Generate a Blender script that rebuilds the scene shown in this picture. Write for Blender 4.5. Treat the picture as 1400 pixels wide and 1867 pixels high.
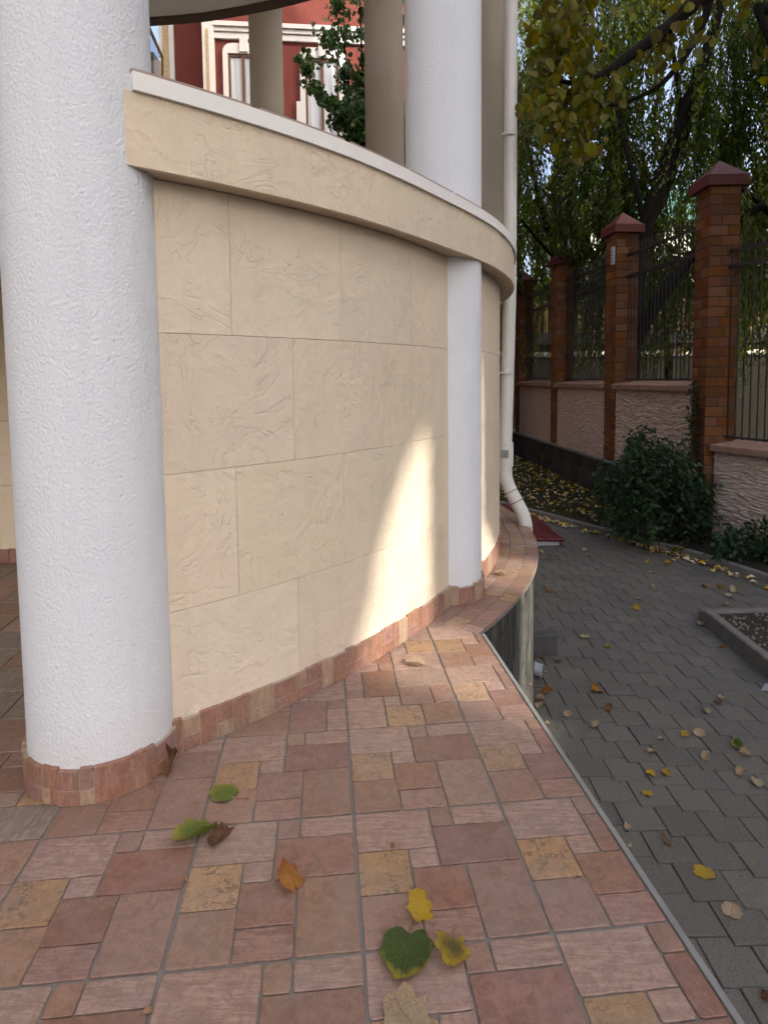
import bpy, bmesh, math, random
import numpy as np
from mathutils import Vector, Matrix, noise

R = math.radians
random.seed(7)
rng = np.random.default_rng(11)
scene = bpy.context.scene
for o in list(bpy.data.objects):
    bpy.data.objects.remove(o)
COL = scene.collection

# ------------------------------------------------------------------ camera
CAM_H = 1.315
FPX, PITCH, ROLL, Y0 = 1119.7, 0.0717773, -0.0114119, 769.77     # focal length in px of a 1400 px wide picture
_F = np.array([0, math.cos(PITCH), -math.sin(PITCH)])
_U = np.array([0, math.sin(PITCH), math.cos(PITCH)])
_X = np.array([1.0, 0, 0])
_A = math.cos(ROLL) * _X + math.sin(ROLL) * _U
_B = -math.sin(ROLL) * _X + math.cos(ROLL) * _U
cd = bpy.data.cameras.new('camera')
cam = bpy.data.objects.new('camera', cd)
COL.objects.link(cam)
M = Matrix.Identity(4)
for r in range(3):
    M[r][0], M[r][1], M[r][2] = _A[r], _B[r], -_F[r]
M[2][3] = CAM_H
cam.matrix_world = M
cd.sensor_fit = 'HORIZONTAL'
cd.sensor_width = 36.0
cd.lens = FPX / 1400 * 36
cd.shift_y = -(933.5 - Y0) / 1400
cd.clip_start = 0.05
cd.clip_end = 2000
scene.camera = cam

# ------------------------------------------------------------------ sky, sun, exposure
SUN_AZ, SUN_EL = -34.8, 28.0                                     # azimuth from +X towards +Y
world = bpy.data.worlds.new('World')
scene.world = world
world.use_nodes = True
wn = world.node_tree
sky = wn.nodes.new('ShaderNodeTexSky')
sky.sky_type = 'NISHITA'
sky.sun_disc = False
sky.sun_elevation = R(SUN_EL)
sky.sun_rotation = R(90 - SUN_AZ)
sky.air_density = 0.65
sky.dust_density = 8.0
sky.ozone_density = 0.3
wn.links.new(sky.outputs[0], wn.nodes['Background'].inputs[0])
wn.nodes['Background'].inputs[1].default_value = 0.15
sd = bpy.data.lights.new('sun', 'SUN')
sd.energy = 2.0
sd.angle = R(0.5)
sd.color = (1.0, 0.93, 0.82)
sun = bpy.data.objects.new('sun', sd)
COL.objects.link(sun)
SDIR = Vector((math.cos(R(SUN_AZ)) * math.cos(R(SUN_EL)), math.sin(R(SUN_AZ)) * math.cos(R(SUN_EL)), math.sin(R(SUN_EL))))
sun.rotation_euler = SDIR.to_track_quat('Z', 'Y').to_euler()
sun.location = (20, -15, 25)
vs = scene.view_settings
vs.view_transform = 'Standard'
vs.look = 'None'
vs.exposure = 2.1
vs.gamma = 1
vs.use_curve_mapping = False
scene.render.engine = 'CYCLES'
scene.cycles.use_denoising = True
scene.cycles.use_adaptive_sampling = True
scene.cycles.adaptive_threshold = 0.03
scene.cycles.max_bounces = 6
scene.cycles.diffuse_bounces = 4
scene.cycles.transparent_max_bounces = 8


# ------------------------------------------------------------------ picture -> place helpers (measuring only)
def ray(px, py):
    return _F + _A * (px - 700) / FPX + _B * (Y0 - py) / FPX


def at_z(px, py, z=0.0):
    d = ray(px, py)
    t = (z - CAM_H) / d[2]
    return Vector((d[0] * t, d[1] * t, z))


def at_y(px, py, y):
    d = ray(px, py)
    t = y / d[1]
    return Vector((d[0] * t, y, CAM_H + d[2] * t))


def proj(P):
    d = np.array(P, float) - np.array([0, 0, CAM_H])
    w = d @ _F
    if w < 0.05:
        return None
    return 700 + FPX * (d @ _A) / w, Y0 - FPX * (d @ _B) / w


# ------------------------------------------------------------------ object helpers
def link(name, me, mat=None, parent=None, loc=None, rot=None):
    o = bpy.data.objects.new(name, me)
    COL.objects.link(o)
    if mat is not None and me is not None and len(me.materials) == 0:
        me.materials.append(mat)
    if parent is not None:
        o.parent = parent
    if loc is not None:
        o.location = loc
    if rot is not None:
        o.rotation_euler = rot
    return o


def tag(o, label=None, cat=None, group=None, kind=None):
    if label: o['label'] = label
    if cat: o['category'] = cat
    if group: o['group'] = group
    if kind: o['kind'] = kind
    return o


def thing(name, label, cat, loc=(0, 0, 0), rz=0.0, group=None):
    o = bpy.data.objects.new(name, None)
    COL.objects.link(o)
    o.empty_display_size = 0.2
    o.location = loc
    o.rotation_euler = (0, 0, rz)
    return tag(o, label, cat, group)


def copy_tree(o, parent=None):
    c = o.copy()
    COL.objects.link(c)
    c.parent = parent
    for ch in list(o.children):
        copy_tree(ch, c)
    return c


class MB:
    """collects vertices and faces for one mesh"""
    def __init__(self):
        self.v, self.f = [], []

    def add(self, vs, fs):
        b = len(self.v)
        self.v += [tuple(p) for p in vs]
        self.f += [tuple(i + b for i in f) for f in fs]
        return self

    def box(self, lo, hi, mtx=None):
        x0, y0, z0 = lo
        x1, y1, z1 = hi
        vs = [Vector(p) for p in ((x0, y0, z0), (x1, y0, z0), (x1, y1, z0), (x0, y1, z0), (x0, y0, z1), (x1, y0, z1), (x1, y1, z1), (x0, y1, z1))]
        if mtx is not None:
            vs = [mtx @ p for p in vs]
        return self.add(vs, ((0, 3, 2, 1), (4, 5, 6, 7), (0, 1, 5, 4), (1, 2, 6, 5), (2, 3, 7, 6), (3, 0, 4, 7)))

    def bbox(self, lo, hi, b=0.003, mtx=None):
        """box with chamfered edges on its outline (all 12 edges)"""
        x0, y0, z0 = lo
        x1, y1, z1 = hi
        rings = []
        for z, i in ((z0, b), (z0 + b, 0), (z1 - b, 0), (z1, b)):
            rings.append([(x0 + i, y0 + i, z), (x1 - i, y0 + i, z), (x1 - i, y1 - i, z), (x0 + i, y1 - i, z)])
        return self.loft(rings, mtx)

    def loft(self, rings, mtx=None, caps=True):
        n = len(rings[0])
        vs = [Vector(p) for r_ in rings for p in r_]
        if mtx is not None:
            vs = [mtx @ p for p in vs]
        fs = []
        for k in range(len(rings) - 1):
            for i in range(n):
                j = (i + 1) % n
                fs.append((k * n + i, k * n + j, (k + 1) * n + j, (k + 1) * n + i))
        if caps:
            fs.append(tuple(range(n - 1, -1, -1)))
            fs.append(tuple((len(rings) - 1) * n + i for i in range(n)))
        return self.add(vs, fs)

    def prism(self, poly, z0, z1, b=0.0):
        rings = [[(x, y, z0) for x, y in poly]]
        if b > 0:
            rings.append([(x, y, z1 - b) for x, y in poly])
            rings.append([(x, y, z1) for x, y in inset(poly, b)])
        else:
            rings.append([(x, y, z1) for x, y in poly])
        return self.loft(rings)

    def tube(self, pts, rad, n=8, caps=True):
        pts = [Vector(p) for p in pts]
        if not hasattr(rad, '__len__'):
            rad = [rad] * len(pts)
        rings = []
        up = Vector((0, 0, 1))
        prev = None
        for i, p in enumerate(pts):
            t = (pts[min(i + 1, len(pts) - 1)] - pts[max(i - 1, 0)]).normalized()
            if prev is None:
                a = t.cross(up)
                if a.length < 0.1:
                    a = t.cross(Vector((0, 1, 0)))
                a.normalize()
            else:
                a = (prev - t * prev.dot(t)).normalized()
            prev = a
            b = t.cross(a)
            rings.append([p + (a * math.cos(2 * math.pi * k / n) + b * math.sin(2 * math.pi * k / n)) * rad[i] for k in range(n)])
        return self.loft(rings, caps=caps)

    def cyl(self, c, r0, r1, z0, z1, n=32):
        return self.loft([[(c[0] + r0 * math.cos(2 * math.pi * k / n), c[1] + r0 * math.sin(2 * math.pi * k / n), z0) for k in range(n)],
                          [(c[0] + r1 * math.cos(2 * math.pi * k / n), c[1] + r1 * math.sin(2 * math.pi * k / n), z1) for k in range(n)]])

    def mesh(self, name, mat=None, smooth=False):
        me = bpy.data.meshes.new(name)
        me.from_pydata(self.v, [], self.f)
        me.update()
        if smooth:
            me.polygons.foreach_set('use_smooth', [True] * len(me.polygons))
            if hasattr(me, 'set_sharp_from_angle'):
                me.set_sharp_from_angle(angle=R(40))
        if mat is not None:
            me.materials.append(mat)
        return me

    def obj(self, name, mat, parent=None, smooth=False, loc=None, rot=None):
        return link(name, self.mesh(name, mat, smooth), None, parent, loc, rot)


def area2(p):
    return sum(p[i][0] * p[(i + 1) % len(p)][1] - p[(i + 1) % len(p)][0] * p[i][1] for i in range(len(p)))


def inset(poly, d):
    """moves every edge of a counter-clockwise polygon inwards by d (corners mitred, clamped)"""
    n = len(poly)
    if area2(poly) < 0:
        poly = poly[::-1]
    out = []
    for i in range(n):
        p0, p1, p2 = Vector(poly[i - 1]), Vector(poly[i]), Vector(poly[(i + 1) % n])
        a, b = (p1 - p0).normalized(), (p2 - p1).normalized()
        na, nb = Vector((-a.y, a.x)), Vector((-b.y, b.x))
        k = na + nb
        q = max(0.35, 1 + na.dot(nb))
        out.append(tuple(p1 + k * (d / q)))
    return out


def clip(poly, n, c):
    """keeps the part of a convex polygon with n.p <= c"""
    out = []
    for i in range(len(poly)):
        a, b = poly[i], poly[(i + 1) % len(poly)]
        da, db = n[0] * a[0] + n[1] * a[1] - c, n[0] * b[0] + n[1] * b[1] - c
        if da <= 0:
            out.append(a)
        if (da < 0) != (db < 0) and abs(da - db) > 1e-9:
            t = da / (da - db)
            out.append((a[0] + (b[0] - a[0]) * t, a[1] + (b[1] - a[1]) * t))
    return out


# ------------------------------------------------------------------ materials
class NT:
    def __init__(self, name):
        self.m = bpy.data.materials.new(name)
        self.m.use_nodes = True
        self.t = self.m.node_tree
        self.b = self.t.nodes['Principled BSDF']
        self.out = self.t.nodes['Material Output']
        self._tc = None

    def n(self, typ, **kw):
        nd = self.t.nodes.new(typ)
        for k, v in kw.items():
            if isinstance(k, str) and k.startswith('i_'):
                nd.inputs[k[2:].replace('_', ' ')].default_value = v
            else:
                setattr(nd, k, v)
        return nd

    def l(self, a, b):
        self.t.links.new(a, b)

    def co(self, scale=(1, 1, 1), rot=(0, 0, 0), kind='Object'):
        if self._tc is None:
            self._tc = self.n('ShaderNodeTexCoord')
        mp = self.n('ShaderNodeMapping')
        mp.inputs['Scale'].default_value = scale
        mp.inputs['Rotation'].default_value = rot
        self.l(self._tc.outputs[kind], mp.inputs['Vector'])
        return mp.outputs['Vector']

    def noise(self, vec, scale, detail=4, rough=0.55, dist=0.0):
        nd = self.n('ShaderNodeTexNoise')
        nd.inputs['Scale'].default_value = scale
        nd.inputs['Detail'].default_value = detail
        nd.inputs['Roughness'].default_value = rough
        nd.inputs['Distortion'].default_value = dist
        self.l(vec, nd.inputs['Vector'])
        return nd.outputs['Fac']

    def voro(self, vec, scale, feature='F1', rand=1.0, out='Distance'):
        nd = self.n('ShaderNodeTexVoronoi')
        nd.feature = feature
        nd.inputs['Scale'].default_value = scale
        nd.inputs['Randomness'].default_value = rand
        self.l(vec, nd.inputs['Vector'])
        return nd.outputs[out]

    def ramp(self, fac, stops, interp='LINEAR'):
        nd = self.n('ShaderNodeValToRGB')
        cr = nd.color_ramp
        cr.interpolation = interp
        while len(cr.elements) < len(stops):
            cr.elements.new(0.5)
        for e, (p, c) in zip(cr.elements, stops):
            e.position = p
            e.color = (c, c, c, 1) if not hasattr(c, '__len__') else (*c[:3], 1)
        self.l(fac, nd.inputs['Fac'])
        return nd.outputs['Color']

    def mix(self, fac, a, b, mode='MIX'):
        nd = self.n('ShaderNodeMix', data_type='RGBA', blend_type=mode)
        for k, v in ((0, fac), (6, a), (7, b)):
            if hasattr(v, 'is_linked') or isinstance(v, bpy.types.NodeSocket):
                self.l(v, nd.inputs[k])
            elif hasattr(v, '__len__'):
                nd.inputs[k].default_value = (*v[:3], 1)
            else:
                nd.inputs[k].default_value = v
        return nd.outputs[2]

    def math(self, op, a, b=None, clamp=False):
        nd = self.n('ShaderNodeMath', operation=op, use_clamp=clamp)
        for k, v in ((0, a), (1, b)):
            if v is None:
                continue
            if isinstance(v, bpy.types.NodeSocket):
                self.l(v, nd.inputs[k])
            else:
                nd.inputs[k].default_value = v
        return nd.outputs[0]

    def bump(self, h, strength=0.5, dist=0.01, prev=None):
        nd = self.n('ShaderNodeBump')
        nd.inputs['Strength'].default_value = strength
        nd.inputs['Distance'].default_value = dist
        self.l(h, nd.inputs['Height'])
        if prev is not None:
            self.l(prev, nd.inputs['Normal'])
        return nd.outputs['Normal']

    def done(self, color=None, rough=0.8, normal=None, spec=0.3, metal=0.0):
        if color is not None:
            if isinstance(color, bpy.types.NodeSocket):
                self.l(color, self.b.inputs['Base Color'])
            else:
                self.b.inputs['Base Color'].default_value = (*color[:3], 1)
        if isinstance(rough, bpy.types.NodeSocket):
            self.l(rough, self.b.inputs['Roughness'])
        else:
            self.b.inputs['Roughness'].default_value = rough
        if normal is not None:
            self.l(normal, self.b.inputs['Normal'])
        self.b.inputs['Specular IOR Level'].default_value = spec
        self.b.inputs['Metallic'].default_value = metal
        return self.m

    def obj_rand(self):
        return self.n('ShaderNodeObjectInfo').outputs['Random']

    def isl_rand(self):
        return self.n('ShaderNodeNewGeometry').outputs['Random Per Island']


def hsv_var(t, col, rnd, dh=0.02, ds=0.2, dv=0.3):
    h = t.n('ShaderNodeHueSaturation')
    t.l(t.math('ADD', t.math('MULTIPLY', rnd, dh * 2), 0.5 - dh), h.inputs['Hue'])
    r2 = t.math('FRACT', t.math('MULTIPLY', rnd, 7.13))
    r3 = t.math('FRACT', t.math('MULTIPLY', rnd, 13.77))
    t.l(t.math('ADD', t.math('MULTIPLY', r2, ds * 2), 1 - ds), h.inputs['Saturation'])
    t.l(t.math('ADD', t.math('MULTIPLY', r3, dv * 2), 1 - dv), h.inputs['Value'])
    if isinstance(col, bpy.types.NodeSocket):
        t.l(col, h.inputs['Color'])
    else:
        h.inputs['Color'].default_value = (*col, 1)
    return h.outputs['Color']


def m_simple(name, col, rough=0.7, nscale=8, var=0.25, bump=0.0, bscale=60, spec=0.3, metal=0.0, bdist=0.003):
    t = NT(name)
    v = t.co()
    c = t.mix(t.noise(v, nscale, 5), tuple(x * (1 - var) for x in col), tuple(min(1, x * (1 + var)) for x in col))
    nm = t.bump(t.noise(v, bscale, 3), bump, bdist) if bump else None
    return t.done(c, rough, nm, spec, metal)


def m_stucco():
    t = NT('white_stucco')
    v = t.co((1, 1, 0.8))
    h1 = t.noise(v, 105, 2.0, 0.5, 0.0)
    h2 = t.noise(v, 190, 2, 0.5)
    h = t.math('ADD', h1, t.math('MULTIPLY', h2, 0.35))
    c = t.mix(t.noise(v, 2.2, 5), (0.665, 0.70, 0.735), (0.735, 0.765, 0.795))
    drip = t.ramp(t.noise(t.co((9, 9, 0.5)), 1.0, 6, 0.65), [(0.5, 0.0), (0.75, 0.35)])
    c = t.mix(drip, c, (0.60, 0.615, 0.63))
    # splash dirt near the foot
    zz = t.n('ShaderNodeSeparateXYZ')
    t.l(t.co(), zz.inputs[0])
    low = t.math('MULTIPLY', t.ramp(zz.outputs['Z'], [(0.0, 1.0), (0.3, 0.0)]), t.noise(v, 14, 6, 0.7))
    c = t.mix(t.math('MULTIPLY', low, 0.75), c, (0.5, 0.45, 0.39))
    return t.done(c, 0.85, t.bump(h, 0.9, 0.0048), 0.2)


def m_cream(name, base=(0.68, 0.575, 0.435)):
    t = NT(name)
    v = t.co()
    # every slab gets its own piece of the relief
    add = t.n('ShaderNodeVectorMath', operation='ADD')
    cmb = t.n('ShaderNodeCombineXYZ')
    rr = t.math('MULTIPLY', t.obj_rand(), 37.0)
    t.l(rr, cmb.inputs[0]); t.l(rr, cmb.inputs[2])
    t.l(v, add.inputs[0]); t.l(cmb.outputs[0], add.inputs[1])
    w = add.outputs[0]
    n1 = t.noise(w, 3.4, 5, 0.6, 0.7)
    ridge = t.math('ABSOLUTE', t.math('SUBTRACT', n1, 0.5))
    lip = t.ramp(ridge, [(0.0, 0.0), (0.018, 1.0), (0.09, 0.72), (0.5, 0.75)])
    lip = t.mix(t.ramp(t.noise(w, 4.3, 2), [(0.44, 0.0), (0.54, 1.0)]), (0.75, 0.75, 0.75), lip)
    n2 = t.noise(w, 7.5, 3, 0.5, 1.2)
    crease = t.ramp(t.math('ABSOLUTE', t.math('SUBTRACT', n2, 0.5)), [(0.0, 0.0), (0.012, 1.0), (1.0, 1.0)])
    mask = t.ramp(t.noise(w, 5.0, 2), [(0.5, 0.0), (0.6, 1.0)])
    crease = t.mix(mask, (1, 1, 1), crease)
    soft = t.noise(w, 9, 5, 0.6, 0.4)
    h = t.math('ADD', t.math('MULTIPLY', n1, 0.22), t.math('ADD', t.math('MULTIPLY', lip, 0.05), t.math('ADD', t.math('MULTIPLY', crease, 0.05), t.math('MULTIPLY', soft, 0.36))))
    fine = t.noise(w, 140, 3)
    nm = t.bump(h, 0.9, 0.038)
    nm = t.bump(fine, 0.12, 0.002, nm)
    c = t.mix(t.noise(w, 1.6, 5), tuple(x * 0.93 for x in base), tuple(min(1, x * 1.06) for x in base))
    c = t.mix(t.math('MULTIPLY', t.noise(w, 12, 5, 0.7), 0.25), c, (0.7, 0.64, 0.54))
    drip = t.ramp(t.noise(t.co((11, 11, 0.5)), 1.0, 6, 0.65), [(0.5, 0.0), (0.78, 0.4)])
    c = t.mix(drip, c, tuple(x * 0.82 for x in base))
    c = hsv_var(t, c, t.obj_rand(), 0.004, 0.06, 0.035)
    return t.done(c, 0.8, nm, 0.2)


def m_tile(name, col, col2, streak=None, pits=False, light=False):
    t = NT(name)
    v = t.co(rot=(0, 0, -0.0963))
    base = t.mix(t.noise(v, 9, 6, 0.65), col, col2)
    base = hsv_var(t, base, t.obj_rand(), 0.008, 0.12, 0.12)
    grain = t.noise(v, 260, 3, 0.7)
    base = t.mix(t.ramp(grain, [(0.44, 0.0), (0.62, 0.55)]), base, tuple(x * 0.62 for x in col))
    if streak:
        vs_ = t.co((10, 95, 10) if streak == 'u' else (95, 10, 10), rot=(0, 0, -0.0963))
        s = t.ramp(t.noise(vs_, 1.0, 6, 0.7, 0.6), [(0.44, 0.0), (0.60, 0.75)])
        base = t.mix(s, base, tuple(min(1, x * 1.35 + 0.03) for x in col))
        base = t.mix(t.ramp(t.noise(vs_, 1.3, 6, 0.75, 0.8), [(0.36, 0.6), (0.46, 0.0)]), base, tuple(x * 0.55 for x in col))
    if pits:
        s = t.ramp(t.noise(v, 48, 4, 0.7, 1.4), [(0.52, 0.0), (0.58, 0.9)])
        blotch = t.ramp(t.noise(v, 13, 3), [(0.42, 0.0), (0.56, 1.0)])
        base = t.mix(t.math('MULTIPLY', s, blotch), base, (0.085, 0.07, 0.055))
    # scuffs and grout haze
    mot = t.noise(v, 34, 6, 0.72, 0.9)
    base = t.mix(t.ramp(mot, [(0.40, 0.55), (0.52, 0.0)]), base, tuple(x * 0.66 for x in col))
    base = t.mix(t.ramp(mot, [(0.54, 0.0), (0.70, 0.6)]), base, tuple(min(1, x * 1.32 + 0.03) for x in col))
    dust = t.ramp(t.noise(v, 5.5, 7, 0.72, 0.8), [(0.42, 0.0), (0.74, 0.5)])
    base = t.mix(dust, base, (0.255, 0.205, 0.18))
    sp = t.ramp(t.voro(v, 30), [(0.0, 1.0), (0.045, 1.0), (0.065, 0.0)])
    spm = t.math('MULTIPLY', sp, t.ramp(t.noise(v, 3.3, 1), [(0.6, 0.0), (0.62, 0.7)]))
    base = t.mix(spm, base, (0.6, 0.57, 0.53))
    h = t.math('ADD', t.math('MULTIPLY', grain, 0.4), t.noise(v, 40, 5, 0.6))
    rough = t.ramp(t.noise(v, 18, 4), [(0.3, 0.42), (0.7, 0.62)])
    return t.done(base, rough, t.bump(h, 0.35, 0.0018), 0.4)


def m_paver():
    t = NT('grey_paver')
    v = t.co(kind='Object')
    g = t.n('ShaderNodeNewGeometry')
    P = g.outputs['Position']
    c = t.mix(t.noise(P, 3.0, 6, 0.65), (0.076, 0.070, 0.056), (0.140, 0.131, 0.108))
    c = hsv_var(t, c, t.obj_rand(), 0.0, 0.05, 0.16)
    gr = t.noise(P, 210, 3, 0.7)
    c = t.mix(t.ramp(gr, [(0.45, 0.0), (0.66, 0.6)]), c, (0.2, 0.195, 0.185))
    c = t.mix(t.ramp(gr, [(0.32, 0.7), (0.46, 0.0)]), c, (0.03, 0.03, 0.03))
    st = t.ramp(t.noise(P, 1.1, 7, 0.7, 0.7), [(0.55, 0.0), (0.78, 0.55)])
    c = t.mix(st, c, (0.15, 0.145, 0.135))
    return t.done(c, 0.85, t.bump(t.math('ADD', gr, t.noise(P, 30, 4)), 0.5, 0.003), 0.25)


def m_brick(name, col):
    t = NT(name)
    v = t.co()
    g = t.n('ShaderNodeNewGeometry')
    P = g.outputs['Position']
    c = t.mix(t.noise(P, 7, 5, 0.6), tuple(x * 0.7 for x in col), tuple(min(1, x * 1.25) for x in col))
    c = hsv_var(t, c, t.obj_rand(), 0.01, 0.12, 0.25)
    c = t.mix(t.ramp(t.noise(P, 16, 6, 0.7), [(0.56, 0.0), (0.75, 0.7)]), c, (0.10, 0.06, 0.045))
    return t.done(c, 0.85, t.bump(t.noise(P, 60, 4), 0.5, 0.004), 0.2)


def m_rock_face():
    t = NT('split_stone_render')
    v = t.co((3.2, 3.2, 19))
    a = t.noise(v, 1.7, 4, 0.6, 0.6)
    w = t.ramp(t.math('ABSOLUTE', t.math('SUBTRACT', a, 0.5)), [(0.0, 0.0), (0.03, 0.85), (0.2, 1.0)])
    c = t.mix(w, (0.26, 0.185, 0.14), t.mix(t.noise(t.co(), 3, 5), (0.64, 0.49, 0.39), (0.77, 0.62, 0.51)))
    return t.done(c, 0.9, t.bump(t.math('ADD', w, a), 0.7, 0.018), 0.15)


def m_dark_stone(name='dark_masonry', c0=(0.022, 0.021, 0.02), c1=(0.075, 0.07, 0.064)):
    t = NT(name)
    v = t.co()
    c = t.mix(t.noise(v, 4, 6, 0.65), c0, c1)
    c = hsv_var(t, c, t.obj_rand(), 0.01, 0.2, 0.3)
    return t.done(c, 0.9, t.bump(t.noise(v, 14, 6, 0.65), 0.8, 0.02), 0.2)


def m_retaining():
    """grey concrete with black run-off streaks and pale lime trails"""
    t = NT('streaked_concrete')
    v = t.co((4.5, 4.5, 0.9))
    v2 = t.co((13, 13, 0.9))
    n1 = t.noise(v, 1.6, 7, 0.7, 0.9)
    n2 = t.noise(v2, 1.0, 6, 0.7, 0.8)
    n3 = t.noise(t.co(), 9, 6, 0.7)
    c = t.mix(t.ramp(n1, [(0.42, 0.0), (0.6, 1.0)]), (0.024, 0.024, 0.022), (0.12, 0.115, 0.098))
    c = t.mix(t.ramp(n2, [(0.56, 0.0), (0.72, 0.8)]), c, (0.25, 0.24, 0.19))
    c = t.mix(t.ramp(n3, [(0.36, 0.75), (0.52, 0.0)]), c, (0.022, 0.022, 0.02))
    c = t.mix(t.ramp(n3, [(0.6, 0.0), (0.75, 0.5)]), c, (0.2, 0.19, 0.165))
    return t.done(c, 0.85, t.bump(t.noise(t.co(), 30, 5), 0.5, 0.006), 0.25)


def m_leaf(name, col, trans=0.45, dh=0.025, ds=0.2, dv=0.4, island=True, rough=0.5):
    t = NT(name)
    c = hsv_var(t, col, t.isl_rand() if island else t.obj_rand(), dh, ds, dv)
    t.l(c, t.b.inputs['Base Color'])
    t.b.inputs['Roughness'].default_value = rough
    t.b.inputs['Specular IOR Level'].default_value = 0.3
    tr = t.n('ShaderNodeBsdfTranslucent')
    bright = t.n('ShaderNodeHueSaturation')
    bright.inputs['Value'].default_value = 1.5
    bright.inputs['Hue'].default_value = 0.485
    t.l(c, bright.inputs['Color'])
    t.l(bright.outputs['Color'], tr.inputs['Color'])
    mx = t.n('ShaderNodeMixShader')
    mx.inputs[0].default_value = trans
    t.l(t.b.outputs[0], mx.inputs[1])
    t.l(tr.outputs[0], mx.inputs[2])
    t.l(mx.outputs[0], t.out.inputs['Surface'])
    return t.m


def m_big_leaf(name, centre, rim, vein, start=0.55, end=0.95, spots=0.3):
    """fallen leaf: colour changes from the middle to the rim, paler veins, brown blotches"""
    t = NT(name)
    v = t.co()
    s = t.n('ShaderNodeSeparateXYZ')
    t.l(v, s.inputs[0])
    rad = t.n('ShaderNodeVectorMath', operation='LENGTH')
    t.l(v, rad.inputs[0])
    nz = t.noise(v, 3.5, 5, 0.65)
    r2 = t.math('ADD', rad.outputs['Value'], t.math('MULTIPLY', t.math('SUBTRACT', nz, 0.5), 0.9))
    c = t.mix(t.ramp(r2, [(start, 0.0), (end, 1.0)]), centre, rim)
    c = t.mix(t.noise(v, 7, 5), c, t.mix(0.5, c, (0.02, 0.02, 0.01)))
    # midrib and side veins
    ax = t.math('ABSOLUTE', s.outputs['X'])
    mid = t.ramp(ax, [(0.0, 1.0), (0.035, 0.0)])
    q = t.math('SUBTRACT', s.outputs['Y'], t.math('MULTIPLY', ax, 0.9))
    side = t.math('ABSOLUTE', t.math('SUBTRACT', t.math('FRACT', t.math('MULTIPLY', q, 3.6)), 0.5))
    side = t.ramp(side, [(0.0, 1.0), (0.06, 0.0)])
    vn = t.math('MAXIMUM', mid, t.math('MULTIPLY', side, 0.6))
    c = t.mix(t.math('MULTIPLY', vn, 0.55), c, vein)
    sp = t.ramp(t.noise(v, 5.5, 6, 0.7), [(0.6, 0.0), (0.7, 1.0)])
    c = t.mix(t.math('MULTIPLY', sp, spots), c, (0.10, 0.05, 0.02))
    t.l(c, t.b.inputs['Base Color'])
    t.b.inputs['Roughness'].default_value = 0.5
    t.l(t.bump(t.math('ADD', vn, t.noise(v, 12, 4)), 0.6, 0.04), t.b.inputs['Normal'])
    tr = t.n('ShaderNodeBsdfTranslucent')
    t.l(c, tr.inputs['Color'])
    mx = t.n('ShaderNodeMixShader')
    mx.inputs[0].default_value = 0.2
    t.l(t.b.outputs[0], mx.inputs[1])
    t.l(tr.outputs[0], mx.inputs[2])
    t.l(mx.outputs[0], t.out.inputs['Surface'])
    return t.m


def m_bark(name, c0, c1):
    t = NT(name)
    v = t.co((6, 6, 1.2))
    n = t.noise(v, 3, 6, 0.65, 0.5)
    return t.done(t.mix(n, c0, c1), 0.9, t.bump(n, 0.9, 0.03), 0.15)


MAT = {}
MAT['stucco'] = m_stucco()
MAT['cream'] = m_cream('cream_split_slab')
MAT['mortar_cream'] = m_simple('cream_joint', (0.5, 0.4, 0.28), 0.9, 20)
MAT['soffit'] = m_simple('painted_soffit', (0.60, 0.58, 0.53), 0.85, 6, 0.12, 0.2, 50)
MAT['soffit_cream'] = m_simple('cream_soffit', (0.55, 0.45, 0.33), 0.85, 6, 0.12, 0.2, 50)
MAT['beam'] = m_simple('brown_edge_beam', (0.085, 0.06, 0.045), 0.8, 8, 0.2)
MAT['coping_white'] = m_simple('white_coping_trim', (0.80, 0.79, 0.75), 0.6, 5, 0.06, 0.1, 80)
MAT['coping_tile'] = m_simple('brown_coping_tile', (0.33, 0.25, 0.215), 0.7, 12, 0.25, 0.3, 60)
MAT['pink'] = m_tile('pink_floor_piece', (0.280, 0.180, 0.134), (0.336, 0.223, 0.169), 'u')
MAT['red'] = m_tile('red_floor_piece', (0.218, 0.116, 0.080), (0.274, 0.152, 0.107))
MAT['orange'] = m_tile('ochre_floor_piece', (0.336, 0.203, 0.107), (0.386, 0.251, 0.145), None, True)
MAT['brown'] = m_tile('brown_floor_piece', (0.246, 0.148, 0.101), (0.308, 0.190, 0.134))
MAT['striped'] = m_tile('striped_floor_piece', (0.230, 0.128, 0.091), (0.297, 0.180, 0.132), 'u')
MAT['beige'] = m_tile('beige_floor_piece', (0.200, 0.156, 0.116), (0.244, 0.191, 0.144), 'v')
MAT['grout'] = m_simple('grey_grout', (0.188, 0.180, 0.160), 0.9, 25, 0.2, 0.4, 120)
MAT['grout_red'] = m_simple('pale_grout', (0.36, 0.30, 0.245), 0.9, 30, 0.2, 0.4, 120)
MAT['bb_red'] = m_tile('terracotta_skirting', (0.264, 0.125, 0.079), (0.332, 0.183, 0.126), 'v')
MAT['bb_orange'] = m_tile('ochre_skirting', (0.323, 0.214, 0.136), (0.374, 0.259, 0.178), 'v')
MAT['bb_dark'] = m_tile('dark_skirting', (0.255, 0.125, 0.094), (0.323, 0.187, 0.150), 'v')
MAT['trim'] = m_simple('grey_metal_trim', (0.21, 0.21, 0.20), 0.5, 12, 0.3, 0.3, 60, 0.5)
MAT['paver'] = m_paver()
MAT['sand'] = m_simple('joint_sand', (0.06, 0.055, 0.045), 0.95, 30, 0.4)
MAT['soil'] = m_simple('dark_soil', (0.045, 0.04, 0.03), 0.95, 6, 0.5, 0.9, 25, 0.1, 0, 0.03)
MAT['retain'] = m_retaining()
MAT['concrete'] = m_simple('kerb_concrete', (0.17, 0.162, 0.142), 0.9, 9, 0.4, 0.6, 40, 0.2, 0, 0.006)
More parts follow.
